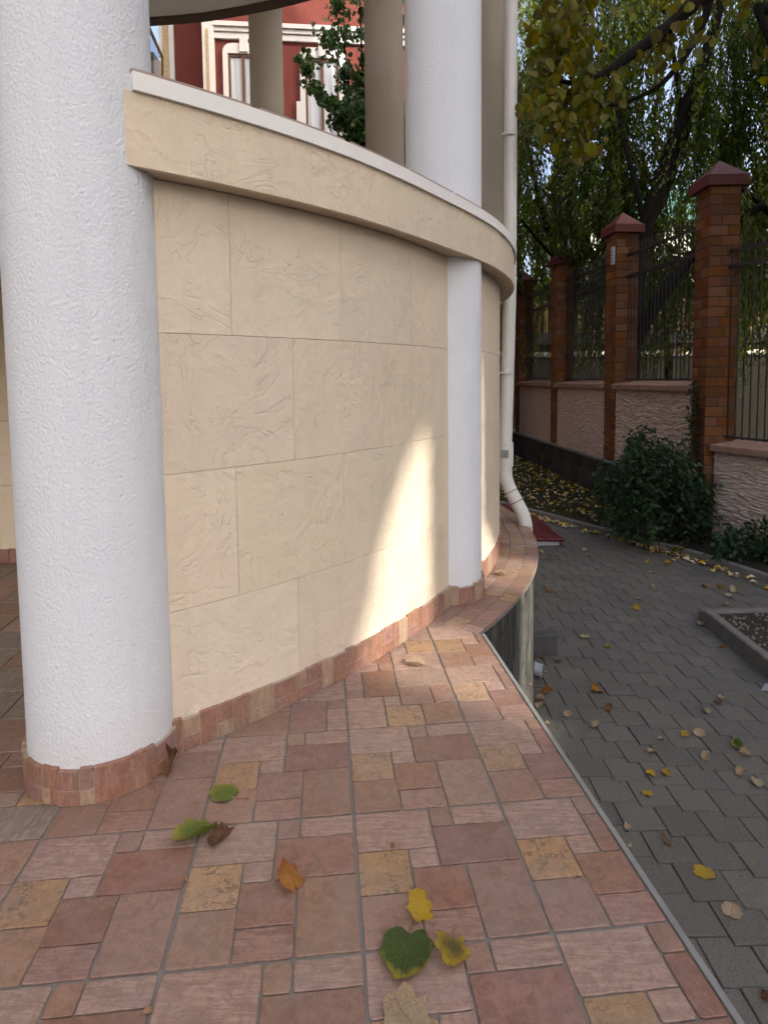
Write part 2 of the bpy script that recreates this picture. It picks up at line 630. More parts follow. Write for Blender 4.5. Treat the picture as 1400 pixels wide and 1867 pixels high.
MAT['concrete_dark'] = m_simple('block_concrete', (0.085, 0.085, 0.08), 0.9, 9, 0.4, 0.6, 40, 0.2, 0, 0.006)
MAT['brick'] = m_brick('orange_brick', (0.175, 0.070, 0.027))
MAT['mortar'] = m_simple('brick_mortar', (0.085, 0.06, 0.045), 0.95, 20, 0.3)
MAT['cap'] = m_simple('red_metal_cap', (0.10, 0.016, 0.013), 0.55, 5, 0.15, 0.1, 30, 0.5)
MAT['rock'] = m_rock_face()
MAT['fcoping'] = m_simple('terracotta_coping', (0.30, 0.185, 0.125), 0.75, 8, 0.3, 0.4, 50)
MAT['darkstone'] = m_dark_stone()
MAT['iron'] = m_simple('black_iron', (0.02, 0.019, 0.018), 0.55, 20, 0.3, 0, 60, 0.5)
MAT['pvc'] = m_simple('white_drainpipe_plastic', (0.66, 0.655, 0.62), 0.42, 6, 0.06, 0.05, 40, 0.5)
MAT['pvc_dirt'] = m_simple('grimy_seam', (0.2, 0.16, 0.12), 0.8)
MAT['redmetal'] = m_simple('red_sheet_metal', (0.125, 0.018, 0.02), 0.42, 4, 0.2, 0.1, 12, 0.5)
MAT['fascia'] = m_simple('white_fascia', (0.5, 0.5, 0.49), 0.7, 6, 0.2)
MAT['willow'] = m_leaf('willow_leaf', (0.105, 0.150, 0.014), 0.52, 0.03, 0.2, 0.5)
MAT['willow2'] = m_leaf('willow_leaf_dark', (0.078, 0.115, 0.016), 0.48, 0.03, 0.2, 0.5)
MAT['linden'] = m_leaf('yellowing_linden_leaf', (0.155, 0.150, 0.010), 0.55, 0.04, 0.2, 0.4)
MAT['shrub'] = m_leaf('dark_shrub_leaf', (0.032, 0.062, 0.025), 0.25, 0.03, 0.2, 0.5)
MAT['pear'] = m_leaf('pear_leaf', (0.05, 0.10, 0.03), 0.35, 0.03, 0.2, 0.45)
MAT['grass'] = m_leaf('short_grass', (0.05, 0.07, 0.015), 0.3, 0.03, 0.2, 0.4)
MAT['litter'] = m_leaf('fallen_leaf_litter', (0.55, 0.40, 0.15), 0.15, 0.03, 0.55, 0.4, True, 0.7)
MAT['crumb'] = m_leaf('leaf_bit', (0.22, 0.14, 0.055), 0.1, 0.03, 0.3, 0.5, True, 0.8)
MAT['bark'] = m_bark('dark_bark', (0.006, 0.005, 0.004), (0.025, 0.020, 0.015))
MAT['redwall'] = m_simple('red_house_render', (0.14, 0.040, 0.033), 0.9, 5, 0.12, 0.6, 40, 0.15, 0, 0.01)
MAT['whitetrim'] = m_simple('white_house_trim', (0.52, 0.52, 0.52), 0.7, 4, 0.05)
MAT['sandpanel'] = m_simple('sandstone_infill', (0.36, 0.29, 0.19), 0.9, 14, 0.45, 0.9, 22, 0.15, 0, 0.02)
MAT['winframe'] = m_simple('brown_window_frame', (0.10, 0.045, 0.015), 0.45, 9, 0.25)
MAT['curtain'] = None
t = NT('white_curtain')
v_ = t.co((1, 1, 0.03))
t.done(t.mix(t.ramp(t.noise(v_, 16, 2), [(0.35, 0.0), (0.65, 1.0)]), (0.28, 0.32, 0.36), (0.46, 0.50, 0.54)), 0.6, None, 0.5)
MAT['curtain'] = t.m
t = NT('window_glass')
t.done((0.02, 0.025, 0.03), 0.05, None, 0.6)
t.b.inputs['Alpha'].default_value = 0.25
MAT['glass'] = t.m
MAT['shed'] = m_simple('ochre_corrugated_sheet', (0.11, 0.062, 0.012), 0.6, 3, 0.25, 0, 60, 0.4)
MAT['greywall'] = m_simple('grey_rendered_wall', (0.034, 0.033, 0.025), 0.9, 3, 0.35, 0.3, 30)
MAT['palewall'] = m_simple('pale_house_wall', (0.62, 0.62, 0.56), 0.9, 3, 0.08)
MAT['greenroof'] = m_simple('green_metal_roof', (0.035, 0.10, 0.075), 0.45, 4, 0.15, 0, 60, 0.5)
MAT['shade_block_wall'] = m_simple('grey_plaster', (0.42, 0.40, 0.37), 0.9, 2, 0.12, 0.2, 20)
MAT['gold'] = m_simple('gilt_wood_frame', (0.36, 0.22, 0.05), 0.4, 9, 0.2, 0, 60, 0.5)
MAT['column_shaded'] = m_simple('shaded_column_paint', (0.40, 0.36, 0.29), 0.85, 5, 0.08, 0.3, 90, 0.2)  # white column paint darkened: the shade of the far side is in the colour
MAT['paper'] = m_simple('pale_scrap', (0.30, 0.33, 0.35), 0.6)
MAT['stem'] = m_simple('leaf_stalk', (0.22, 0.14, 0.05), 0.7)

# ------------------------------------------------------------------ plan of the round building
C1, R1 = Vector((-3.327, 5.293)), 4.114        # near arc of the wall
C2, R2 = Vector((-2.790, 5.486)), 3.760        # far arc of the wall


def arc_pt(c, r, deg):
    return Vector((c.x + r * math.cos(R(deg)), c.y + r * math.sin(R(deg))))


def rim_curve(off, a0=-66.0, a1=150.0, near_off=None):
    """outline of the drum at a distance off outside the wall face: near arc, then far arc, joint smoothed"""
    no = off if near_off is None else near_off
    pts = []
    a = a0
    while a < -15:
        p = arc_pt(C1, R1 + no, a)
        if (p - C2).length < R2 + off and a > -45:
            break
        pts.append(p)
        a += 1.0
    d = pts[-1] - C2
    b = math.degrees(math.atan2(d.y, d.x)) + 1.0
    k0 = len(pts)
    while b <= a1:
        pts.append(arc_pt(C2, R2 + off, b))
        b += 1.0
    for _ in range(12):
        q = list(pts)
        for i in range(max(1, k0 - 9), min(len(pts) - 1, k0 + 9)):
            q[i] = (pts[i - 1] + pts[i] * 2 + pts[i + 1]) / 4
        pts = q
    return pts


# ------------------------------------------------------------------ terrain and paving
PZ = -1.15                                      # level of the courtyard paving
ground = MB()
ground.add([(-400, -400, PZ - 0.12), (400, -400, PZ - 0.12), (400, 400, PZ - 0.12), (-400, 400, PZ - 0.12)], [(0, 1, 2, 3)])
tag(ground.obj('ground', MAT['soil']), kind='structure')

# courtyard: interlocking concrete pavers with a stepped corner
v1, v2 = Vector((0.217, -0.045)), Vector((0.065, -0.227))
PAV = [(0.065, 0.0), (0.217, 0.0), (0.217, -0.045), (0.282, -0.045), (0.282, -0.227), (0.065, -0.227)]
PAV = [(x - 0.1735, y + 0.1135) for x, y in PAV][::-1]
pave = MB()
pave.add([(0.2, -6, PZ - 0.009), (9, -6, PZ - 0.012), (9, 24, PZ - 0.009), (0.2, 24, PZ - 0.009)], [(0, 1, 2, 3)])
paving = tag(pave.obj('paving', MAT['sand']), kind='structure')
KERB = [Vector(p) for p in ((1.2, 13.2), (1.75, 12.3), (2.3, 11.35), (2.75, 10.53), (3.10, 9.9), (3.385, 9.38), (3.75, 8.76), (4.073, 8.18), (4.31, 7.6), (4.487, 7.05), (4.62, 6.4), (4.7, 5.7), (4.75, 5.0))]


def kerb_side(p):
    """> 0 on the bed side of the far kerb"""
    best = None
    for i in range(len(KERB) - 1):
        a, b = KERB[i], KERB[i + 1]
        d = b - a
        t_ = max(0, min(1, (p - a).dot(d) / d.length_squared))
        q = a + d * t_
        e = (p - q).length
        if best is None or e < best[0]:
            best = (e, (d.x * (p.y - q.y) - d.y * (p.x - q.x)))
    return best[0] if best[1] > 0 else -best[0]


pm = MB()
pm.loft([[(x, y, -0.05) for x, y in inset(PAV, 0.0016)], [(x, y, -0.005) for x, y in inset(PAV, 0.0018)], [(x, y, 0.0) for x, y in inset(PAV, 0.0062)]])
paver_me = pm.mesh('paver', MAT['paver'])
org = Vector((1.425 - 0.065 + 0.1735, 2.937 - 0.1135))
spots = []
for i in range(-60, 60):
    for j in range(-80, 60):
        c = org + v1 * i + v2 * j
        if not (0.3 < c.x < 7 and -1 < c.y < 13.5):
            continue
        if (c - Vector((-2.792, 5.486))).length < 3.95:
            continue
        if kerb_side(c) > -0.05:
            continue
        if c.x > 3.22 and c.y < 5.95:
            continue
        w = proj((c.x, c.y, PZ))
        if w is None or not (-60 < w[0] < 1480 and 850 < w[1] < 1960):
            continue
        # what the terrace hides
        edge_x = 0.689 + (c.y - 1.22) * (0.483 - 0.689) / (3.05 - 1.22)
        tp = CAM_H / (CAM_H - PZ)
        hp = c * tp
        if hp.y < 3.0 and hp.x < 0.62 + (hp.y - 1.9) * -0.1126 - 0.12:
            continue
        spots.append((c.length, c))
spots.sort(key=lambda s: s[0])
rest = MB()
for k, (_, c) in enumerate(spots):
    rz = random.gauss(0, 0.006)
    tilt = (random.gauss(0, 0.007), random.gauss(0, 0.007))
    z = PZ + random.gauss(0.0012, 0.0016)
    if k < 300:
        o = link('paver', paver_me, None, paving, (c.x, c.y, z), (tilt[0], tilt[1], rz + 0.0))
    else:
        mt = Matrix.Translation((c.x, c.y, z)) @ Matrix.Rotation(rz, 4, 'Z') @ Matrix.Rotation(tilt[0], 4, 'X')
        rest.add([mt @ Vector(p) for p in pm.v], pm.f)
if rest.v:
    tag(rest.obj('far_pavers', MAT['paver'], paving), kind='stuff')

# ------------------------------------------------------------------ terrace
G0 = Vector((-0.51028, 1.27692))
TS, TYAW = 0.44991, 0.0963183
E1, E2 = Vector((math.cos(TYAW), math.sin(TYAW))), Vector((-math.sin(TYAW), math.cos(TYAW)))
EDGE_A, EDGE_B = Vector((0.488, 3.055)), Vector((0.6935, 1.215))
ed = (EDGE_B - EDGE_A).normalized()
EN = Vector((-ed.y, ed.x))                       # outward (to the right)
if EN.x < 0: EN = -EN
EC = EN.dot(EDGE_A)
LC, LR = Vector((-2.792, 5.486)), 4.061          # outer edge of the ledge
MN = Vector((0.5736, 0.8192))                    # ledge starts across this line
MC = MN.dot(EDGE_A) - 0.0
terr = MB()
poly = []
far_edge = EDGE_A + ed * 6.0
LARC = [arc_pt(LC, LR - 0.006, a) for a in range(-37, 121, 2)]
LARC = [p for p in LARC if EN.dot(p) - EC < 0 or p.y > 3.05]
outline = [(-6, -2.5), (far_edge.x, far_edge.y), (EDGE_A.x, EDGE_A.y)] + [tuple(p) for p in LARC] + [(-6, 8.8)]
terr.prism(outline, -0.028, -0.005)
terrace = tag(terr.obj('terrace_floor', MAT['grout']), kind='structure')
PIECES = [('pink', 0, .5, .66, 1), ('brown', .5, .65, .83, 1), ('pink', .65, 1, .83, 1), ('red', .5, 1, .505, .83), ('orange', 0, .32, .335, .66),
          ('pink', .32, .5, .505, .66), ('red', .32, .65, .2, .505), ('brown', 0, .33, 0, .335), ('striped', .33, .65, 0, .2), ('brown', .65, 1, 0, .505)]
ROT = {(0, 2): 3, (1, 2): 1, (1, 3): 2, (0, 3): 1, (0, 4): 0, (1, 4): 3, (2, 3): 0, (2, 4): 0, (2, 2): 0}
WARM = {'pink': 'orange'}


def wobble(poly, amp=0.0009, step=0.035):
    out = []
    n = len(poly)
    for i in range(n):
        a, b = Vector(poly[i]), Vector(poly[(i + 1) % n])
        L = (b - a).length
        k = max(1, int(L / step))
        nn = Vector((-(b - a).y, (b - a).x)).normalized() if L > 1e-6 else Vector((0, 0))
        for j in range(k):
            p = a + (b - a) * (j / k)
            if j:
                p = p + nn * random.gauss(0, amp)
            out.append((p.x, p.y))
    return out


def round_corners(poly, r):
    out = []
    n = len(poly)
    for i in range(n):
        p0, p1, p2 = Vector(poly[i - 1]), Vector(poly[i]), Vector(poly[(i + 1) % n])
        ra = min(r * random.uniform(0.4, 1.3), (p0 - p1).length * 0.35, (p2 - p1).length * 0.35)
        out.append(tuple(p1 + (p0 - p1).normalized() * ra))
        q = p1 + ((p0 - p1).normalized() + (p2 - p1).normalized()) * ra * 0.3
        out.append(tuple(q))
        out.append(tuple(p1 + (p2 - p1).normalized() * ra))
    return out


def floor_piece(poly, key, parent, joint=0.0021, name='floor_tile', rnd=0.008):
    if area2(poly) < 0:
        poly = poly[::-1]
    q = []
    for p in poly:
        if not q or (Vector(p) - Vector(q[-1])).length > 0.002:
            q.append(p)
    if len(q) > 2 and (Vector(q[0]) - Vector(q[-1])).length < 0.002:
        q.pop()
    if len(q) < 3 or abs(area2(q)) < 0.0012:
        return None
    q = inset(q, joint)
    q = wobble(round_corners(q, rnd))
    m = MB()
    dz = random.gauss(0, 0.0004)
    m.loft([[(x, y, -0.012) for x, y in q], [(x, y, dz - 0.0016) for x, y in q], [(x, y, dz) for x, y in inset(q, 0.0022)]])
    return m.obj(name, MAT[key], parent)


def in_view(poly, z=0.0, m=40):
    ws = [proj((x, y, z)) for x, y in poly]
    ws = [w for w in ws if w is not None]
    if not ws:
        return False
    xs, ys = [w[0] for w in ws], [w[1] for w in ws]
    return max(xs) > -m and min(xs) < 1400 + m and min(ys) < 1867 + m and max(ys) > 850


COLUMN1, CR1 = Vector((-0.987, 2.061)), 0.234
for i in range(-7, 4):
    for j in range(-1, 8):
        base = G0 + E1 * (TS * i) + E2 * (TS * j)
        cen = base + (E1 + E2) * TS / 2
        if (cen - C1).length < R1 - 0.45 and not (cen.x < -1.1 and cen.y < 4.6):
            continue
        if i <= -2 and j >= 2:                       # plain larger tiles behind the column
            quads = [('beige' if (a + b + i + j) % 2 else ('brown' if random.random() < .6 else 'pink'), a * .5, a * .5 + .5, b * .5, b * .5 + .5) for a in (0, 1) for b in (0, 1)]
            rot = 0
        else:
            quads = PIECES
            rot = ROT.get((i, j), 0 if j < 2 else random.randrange(4))
            if i <= -2:
                rot = 1 + (j % 2)
        for key, u0, u1, w0, w1 in quads:
            sq = lambda u_: 0.004 + u_ * 0.992
            ps = [(sq(u0), sq(w0)), (sq(u1), sq(w0)), (sq(u1), sq(w1)), (sq(u0), sq(w1))]
            for _ in range(rot):
                ps = [(1 - w, u) for u, w in ps]
            pl = [tuple(base + E1 * (TS * u) + E2 * (TS * w)) for u, w in ps]
            pl = clip(pl, EN, EC - 0.001)
            if len(pl) > 2:
                pl = clip(pl, MN, MC + 0.004)
            if len(pl) < 3 or not in_view(pl):
                continue
            cc = sum((Vector(p) for p in pl), Vector((0, 0))) / len(pl)
            if (cc - C1).length < R1 - 0.12 and cc.x > -0.75:
                continue
            if (cc - COLUMN1).length < CR1 - 0.06:
                continue
            if i <= -2 and j < 2 and random.random() < .5:
                key = {'pink': 'beige', 'orange': 'beige'}.get(key, key)
            floor_piece(pl, key, terrace)

# ledge round the drum: smaller pieces laid to the curve
for ring, (ra, rb) in enumerate(((LR - 0.004, LR - 0.105), (LR - 0.105, LR - 0.215), (LR - 0.215, LR - 0.34), (LR - 0.34, LR - 0.46))):
    a = -41.0 + ring * 1.3
    while a < 16:
        st = random.choice((1.9, 2.6, 3.4)) * (1.15 if ring == 1 else 1)
        pl = [tuple(arc_pt(LC, rr_, aa)) for rr_, aa in ((rb, a), (ra, a), (ra, a + st / 2), (ra, a + st), (rb, a + st), (rb, a + st / 2))]
        pl = clip(pl, -MN, -MC - 0.001)
        a += st
        if len(pl) < 3:
            continue
        floor_piece(pl, random.choice(('pink', 'brown', 'brown', 'striped', 'orange', 'red')), terrace, 0.002, 'ledge_tile', 0.005)

# thin metal trim along the straight edge, in bars
L = (far_edge - EDGE_A).length
k = 0.0
while k < L:
    kk = min(k + 2.0, L)
    m = MB()
    a, b = EDGE_A + ed * (k + 0.0008), EDGE_A + ed * (kk - 0.0008)
    qs = [(a.x, a.y), (b.x, b.y), (b.x + EN.x * .0165, b.y + EN.y * .0165), (a.x + EN.x * .0165, a.y + EN.y * .0165)]
    m.prism(qs if area2(qs) > 0 else qs[::-1], -0.09, 0.0035, 0.0015)
    m.obj('edge_trim', MAT['trim'], terrace)
    k = kk

# retaining wall that carries terrace and ledge
rw = MB()
inner = LR - 0.032
arc = [arc_pt(LC, inner, a) for a in range(-36, 121, 2)]
face = [(far_edge.x - EN.x * 0.01, far_edge.y - EN.y * 0.01), (EDGE_A.x - 0.03, EDGE_A.y + 0.005)] + [tuple(p) for p in arc]
n = len(face)
vs_ = [(x, y, PZ - 0.1) for x, y in face] + [(x, y, -0.029) for x, y in face] + [(x - 0.25, y, PZ - 0.1) for x, y in face] + [(x - 0.25, y, -0.029) for x, y in face]
fs = []
for i in range(n - 1):
    fs += [(i, i + 1, n + i + 1, n + i), (2 * n + i + 1, 2 * n + i, 3 * n + i, 3 * n + i + 1), (n + i, n + i + 1, 3 * n + i + 1, 3 * n + i)]
rw.add(vs_, fs)
tag(rw.obj('retaining_wall', MAT['retain'], smooth=True), 'curved grey retaining wall with black and pale run-off streaks under the tiled ledge', 'wall')

# ------------------------------------------------------------------ round building (rotunda)
rot = thing('rotunda', 'round cream pavilion with white columns, parapet band and white coping', 'building', (0, 0, 0))


def strip(mb, inner_, outer_, z0, z1):
    """solid following two polylines"""
    n_ = len(inner_)
    v = [(p.x, p.y, z0) for p in outer_] + [(p.x, p.y, z1) for p in outer_] + [(p.x, p.y, z0) for p in inner_] + [(p.x, p.y, z1) for p in inner_]
    f = []
    for i in range(n_ - 1):
        j = i + 1
        f += [(i, j, n_ + j, n_ + i), (n_ + i, n_ + j, 3 * n_ + j, 3 * n_ + i), (3 * n_ + i, 3 * n_ + j, 2 * n_ + j, 2 * n_ + i), (2 * n_ + i, 2 * n_ + j, j, i)]
    f += [(0, n_, 3 * n_, 2 * n_), (n_ - 1, 2 * n_ - 1 + 0, 0, 0)][:1]
    f.append((n_ - 1, 3 * n_ - 1, 4 * n_ - 1, 2 * n_ - 1))
    mb.add(v, f)
    return mb


BZ0, BZ1, CZ1 = 1.985, 2.207, 2.262             # parapet band and coping
# backing of the wall, then its slabs
near = [arc_pt(C1, R1 - 0.02, a) for a in np.arange(-55.5, -24.0, 1.5)]
near_i = [arc_pt(C1, R1 - 0.25, a) for a in np.arange(-55.5, -24.0, 1.5)]
wall = strip(MB(), near_i, near, -0.05, BZ0 - 0.001).obj('curved_wall', MAT['mortar_cream'], rot, smooth=True)
farp = [arc_pt(C2, R2 - 0.02, a) for a in np.arange(-30, 120, 3.0)]
far_i = [arc_pt(C2, R2 - 0.25, a) for a in np.arange(-30, 120, 3.0)]
wall2 = strip(MB(), far_i, farp, -0.05, BZ0 - 0.001).obj('curved_wall', MAT['mortar_cream'], rot, smooth=True)


def slab(c, r, a0, a1, z0, z1, parent, name='wall_slab', th=0.022, j=0.0007, mat='cream', n_=7):
    da = math.degrees(j / r)
    prof = [(0.0, 0.0), (th - 0.002, 0.0), (th, 0.0016)]
    A = np.linspace(a0 + da, a1 - da, n_)
    m = MB()
    v, f = [], []
    ch = math.degrees(0.0016 / r)
    base_r = r - th
    zs0, zs1 = z0 + j, z1 - j
    rings = []
    for rr_, ins in ((base_r, 0), (r - 0.0016, 0), (r, 1)):
        B = np.linspace(a0 + da + ch * ins, a1 - da - ch * ins, n_)
        i2 = 0.0016 * ins
        low = [(*arc_pt(c, rr_, b), zs0 + i2) for b in B]
        top = [(*arc_pt(c, rr_, b), zs1 - i2) for b in B[::-1]]
        rings.append(low + top)
    nn = 2 * n_
    for k_ in range(2):
        for i_ in range(nn):
            jn = (i_ + 1) % nn
            f.append((k_ * nn + i_, k_ * nn + jn, (k_ + 1) * nn + jn, (k_ + 1) * nn + i_))
    for i_ in range(n_ - 1):
        b0 = 3 * nn
        f.append((b0 + i_, b0 + i_ + 1, b0 + nn - 2 - i_, b0 + nn - 1 - i_))
    m.add([p for r_ in rings for p in r_] + rings[2], f)
    me = m.mesh(name, MAT[mat])
    me.polygons.foreach_set('use_smooth', [i_ >= 2 * nn for i_, p in enumerate(me.polygons)])
    return link(name, me, None, parent)


rows = [(0.0, 0.507), (0.507, 0.992), (0.992, 1.476), (1.476, 1.983)]
for k, (z0, z1) in enumerate(rows):
    a = -58.8 if k % 2 == 0 else -55.0
    js = []
    off = -43.8 if k in (0, 2) else -40.05
    a = off - 7.5 * 2
    while a < -24.5:
        b = a + 7.5
        slab(C1, R1, max(a, -55.4), min(b, -24.4), z0, z1, wall)
        a = b
    a = -30 - (4 if k % 2 else 0)
    while a < 60:
        slab(C2, R2, max(a, -29.9), a + 8.2, z0, z1, wall2)
        a += 8.2

# floor slab of the upper terrace with its overhanging parapet band
rim_o, rim_i = rim_curve(0.090, near_off=0.068), rim_curve(-0.22, near_off=-0.22)
nn_ = min(len(rim_o), len(rim_i))


def resample(pts, n_):
    L_ = [0]
    for i in range(len(pts) - 1):
        L_.append(L_[-1] + (pts[i + 1] - pts[i]).length)
    out = []
    for s_ in np.linspace(0, L_[-1], n_):
        i = min(max(np.searchsorted(L_, s_) - 1, 0), len(pts) - 2)
        t_ = (s_ - L_[i]) / max(1e-9, L_[i + 1] - L_[i])
        out.append(pts[i] + (pts[i + 1] - pts[i]) * t_)
    return out


A_END = -52.8


def rim(off, near_off=None, n_=200, a0=A_END, a1=140):
    return resample(rim_curve(off, a0, a1, near_off), n_)


band = strip(MB(), rim(-0.20), rim(0.084, 0.070), BZ0, BZ1 + 0.02).obj('parapet_band', MAT['soffit_cream'], rot, smooth=True)
# facing slabs of the band, joints about a metre apart
bo, bi = rim(0.106, 0.092, 400), rim(0.085, 0.071, 400)
cuts = [0, 34, 80, 124, 164, 205, 250, 300, 350, 399]
for a, b in zip(cuts, cuts[1:]):
    m = MB()
    strip(m, bi[a:b + 1], bo[a:b + 1], BZ0 - 0.003, BZ1 - 0.001)
    # a hairline joint: pull the last ring back
    m.obj('band_slab', MAT['cream'], band, smooth=True)
# coping: white trim bars and brown tiles on top
ct_o, ct_i = rim(0.120, 0.106, 400, A_END + 0.35), rim(0.076, 0.062, 400, A_END + 0.35)
coping = strip(MB(), rim(-0.24, n_=200, a0=A_END + 0.35), rim(0.0745, 0.0605, 200, A_END + 0.35), BZ1 + 0.021, CZ1 - 0.004).obj('coping', MAT['coping_tile'], rot, smooth=True)
cc_ = list(range(0, 400, 57)) + [399]
for a, b in zip(cc_, cc_[1:]):
    strip(MB(), ct_i[a:b + 1], ct_o[a:b + 1], BZ1, CZ1).obj('coping_trim', MAT['coping_white'], coping, smooth=True)
to, ti = rim(0.110, 0.096, 400, A_END + 0.35), rim(-0.25, -0.25, 400, A_END + 0.35)
k = 0
while k < 260:
    b = min(k + 13, 399)
    strip(MB(), ti[k:b], to[k:b], CZ1 + 0.0004, CZ1 + 0.013).obj('coping_tile', MAT['coping_tile'], coping)
    k = b
# upper floor
m = MB()
pl = [tuple(p) for p in rim(-0.10)] + [(-6.0, 7.6), (-6.0, 2.4)]
m.prism(pl, BZ0 + 0.004, BZ0 + 0.06)
m.obj('upper_floor', MAT['soffit'], rot)

# columns, each with a skirting of tile pieces
def column(c, r, z0, z1, mat, skirt=None, n_=72):
    m = MB()
    rings = []
    for z in (z0, z1):
        rings.append([(r * math.cos(2 * math.pi * k / n_), r * math.sin(2 * math.pi * k / n_), z) for k in range(n_)])
    m.loft(rings)
    return m.obj('column', mat, rot, smooth=True, loc=(c.x, c.y, 0))


def skirting(parent, pts, h, th, rel=Vector((0, 0)), jitter=True):
    """tile pieces along a polyline of points with outward normals"""
    L_ = [0]
    for i in range(len(pts) - 1):
        L_.append(L_[-1] + (pts[i + 1][0] - pts[i][0]).length)

    def at(s_):
        i = min(max(int(np.searchsorted(L_, s_)) - 1, 0), len(pts) - 2)
        t_ = (s_ - L_[i]) / max(1e-9, L_[i + 1] - L_[i])
        p = pts[i][0] + (pts[i + 1][0] - pts[i][0]) * t_
        nr = (pts[i][1] + (pts[i + 1][1] - pts[i][1]) * t_).normalized()
        return p - rel, nr
    s_ = 0.0
    while s_ < L_[-1] - 0.01:
        w = random.choice((0.03, 0.04, 0.05, 0.065, 0.085, 0.11))
        e = min(s_ + w, L_[-1])
        hh = h + random.gauss(-0.004, 0.005)
        splits = [(0.001, hh)] if random.random() < 0.62 else [(0.001, hh * 0.42), (hh * 0.42 + 0.003, hh)]
        for z0, z1 in splits:
            k_ = 4
            rings = []
            m = MB()
            for d in (-0.004, th - 0.0015, th):
                ins = 0.0018 if d == th else 0
                low, top = [], []
                for q in range(k_):
                    p, nr = at(s_ + 0.0016 + ins + (e - s_ - 0.0032 - 2 * ins) * q / (k_ - 1))
                    x, y = p + nr * d
                    wv = noise.noise((x * 40, y * 40, z1 * 9)) * 0.002 if z1 > h * 0.8 else 0
                    low.append((x, y, z0 + ins))
                    top.append((x, y, z1 - ins + wv))
                rings.append(low + top[::-1])
            m.loft(rings)
            m.obj('skirting_tile', MAT[random.choices(('bb_red', 'bb_orange', 'bb_dark'), (5, 2.2, 2))[0]], parent)
        s_ = e


def ring_pts(c, r, a0, a1, st=4):
    return [(arc_pt(c, r, a), Vector((math.cos(R(a)), math.sin(R(a))))) for a in np.arange(a0, a1 + 0.01, st)]


col1 = column(COLUMN1, CR1, -0.02, 4.9, MAT['stucco'])
tag(col1, 'rough white stucco column in front, thickest in view')
MB().cyl((0, 0), CR1 + 0.0118, CR1 + 0.0118, -0.003, 0.108, 64).obj('grout_bed', MAT['grout_red'], col1)
skirting(col1, ring_pts(COLUMN1, CR1 + 0.004, -215, 4), 0.122, 0.011, COLUMN1)
COLUMN2, CR2 = Vector((0.364, 3.697)), 0.221
col2 = column(COLUMN2, CR2, -0.02, 4.9, MAT['stucco'])
MB().cyl((0, 0), CR2 + 0.0155, CR2 + 0.0155, -0.003, 0.100, 64).obj('grout_bed', MAT['grout_red'], col2)
skirting(col2, ring_pts(COLUMN2, CR2 + 0.004, -125, 30), 0.115, 0.015, COLUMN2)
bedn = [arc_pt(C1, R1 + 0.0122, a) for a in np.arange(-53.0, -25.5, 1.0)]
bedi = [arc_pt(C1, R1 - 0.01, a) for a in np.arange(-53.0, -25.5, 1.0)]
strip(MB(), bedi, bedn, -0.003, 0.116).obj('grout_bed', MAT['grout_red'], wall)
skirting(wall, ring_pts(C1, R1 + 0.003, -53.0, -26.4, 0.5), 0.122, 0.012)
skirting(wall2, ring_pts(C2, R2 + 0.003, -26, 12, 0.5), 0.115, 0.012)

# columns of the far side of the ring, upper level
for (px, d, mt) in ((485.5, 8.9, 'column_shaded'), (700, 7.55, 'column_shaded')):
    dd = ray(px, 120)
    q = Vector((dd[0], dd[1])).normalized() * d
    column(q, 0.226 if px < 600 else 0.23, BZ0 + 0.05, 7.5, MAT[mt])
# the column behind the second one, at the edge of view
q = Vector((math.sin(R(9.05)), math.cos(R(9.05)))) * 6.3
column(q, 0.215, BZ0 + 0.05, 6.5, MAT['column_shaded'])
# pier at the left end
m = MB()
m.box((-0.16, -0.16, BZ0 + 0.05), (0.16, 0.16, 6.2))
dd = ray(268, 120)
q = Vector((dd[0], dd[1])) * 9.3
m.obj('pier', MAT['soffit'], rot, loc=(q.x, q.y, 0))

# balcony slab overhead, its curved edge shows at the top of the picture
SZ = 4.9
edge_px = [(286, 44), (330, 41), (380, 36), (450, 24), (500, 14), (560, -1)]
ep = [at_z(x, y, SZ) for x, y in edge_px]
ep = [Vector((p.x, p.y)) for p in ep]
ext_l = [ep[0] + (ep[0] - ep[1]).normalized() * 3.5]
ext_r = [ep[-1] + Vector((0.5, -0.25)), ep[-1] + Vector((1.1, -0.75)), Vector((0.85, 4.6))]
edge = ext_l + ep + ext_r
near_e = [arc_pt(C1, R1 + 0.05, a) for a in range(-18, -70, -4)]
pl = [tuple(p - Vector((0, 0.09))) for p in edge] + [tuple(p) for p in near_e] + [(-5.6, 2.5)]
m = MB()
m.prism(pl if area2(pl) > 0 else pl[::-1], SZ + 0.02, SZ + 0.28)
balcony = m.obj('balcony_slab', MAT['soffit'], rot)
m = MB()
nrm = []
n_ = len(edge)
for i, p in enumerate(edge):
    tdir = (edge[min(i + 1, n_ - 1)] - edge[max(i - 1, 0)]).normalized()
    nrm.append(Vector((tdir.y, -tdir.x)))
sgn = 1 if nrm[3].y > 0 else -1
strip(m, [p - q * (0.10 * sgn) for p, q in zip(edge, nrm)], [p + q * (0.02 * sgn) for p, q in zip(edge, nrm)], SZ, SZ + 0.30)
m.obj('edge_beam', MAT['beam'], balcony)

MB().cyl((C2.x, C2.y), 4.15, 4.15, 7.45, 7.7, 72).obj('shade_roof', MAT['soffit'], rot)  # unseen roof added above the frame to shade the far columns
mb_ = thing('added_main_building', 'cream main building added unseen left of view to shade the round pavilion', 'building', (0, 0, 0))
MB().box((-13, -4, PZ), (-5.8, 15, 14)).obj('wall', MAT['soffit_cream'], mb_)  # unseen mass added to cut the sky light from the left
MB().box((-13.3, -4.3, 14.002), (-5.5, 15.3, 14.3)).obj('roof', MAT['soffit'], mb_)
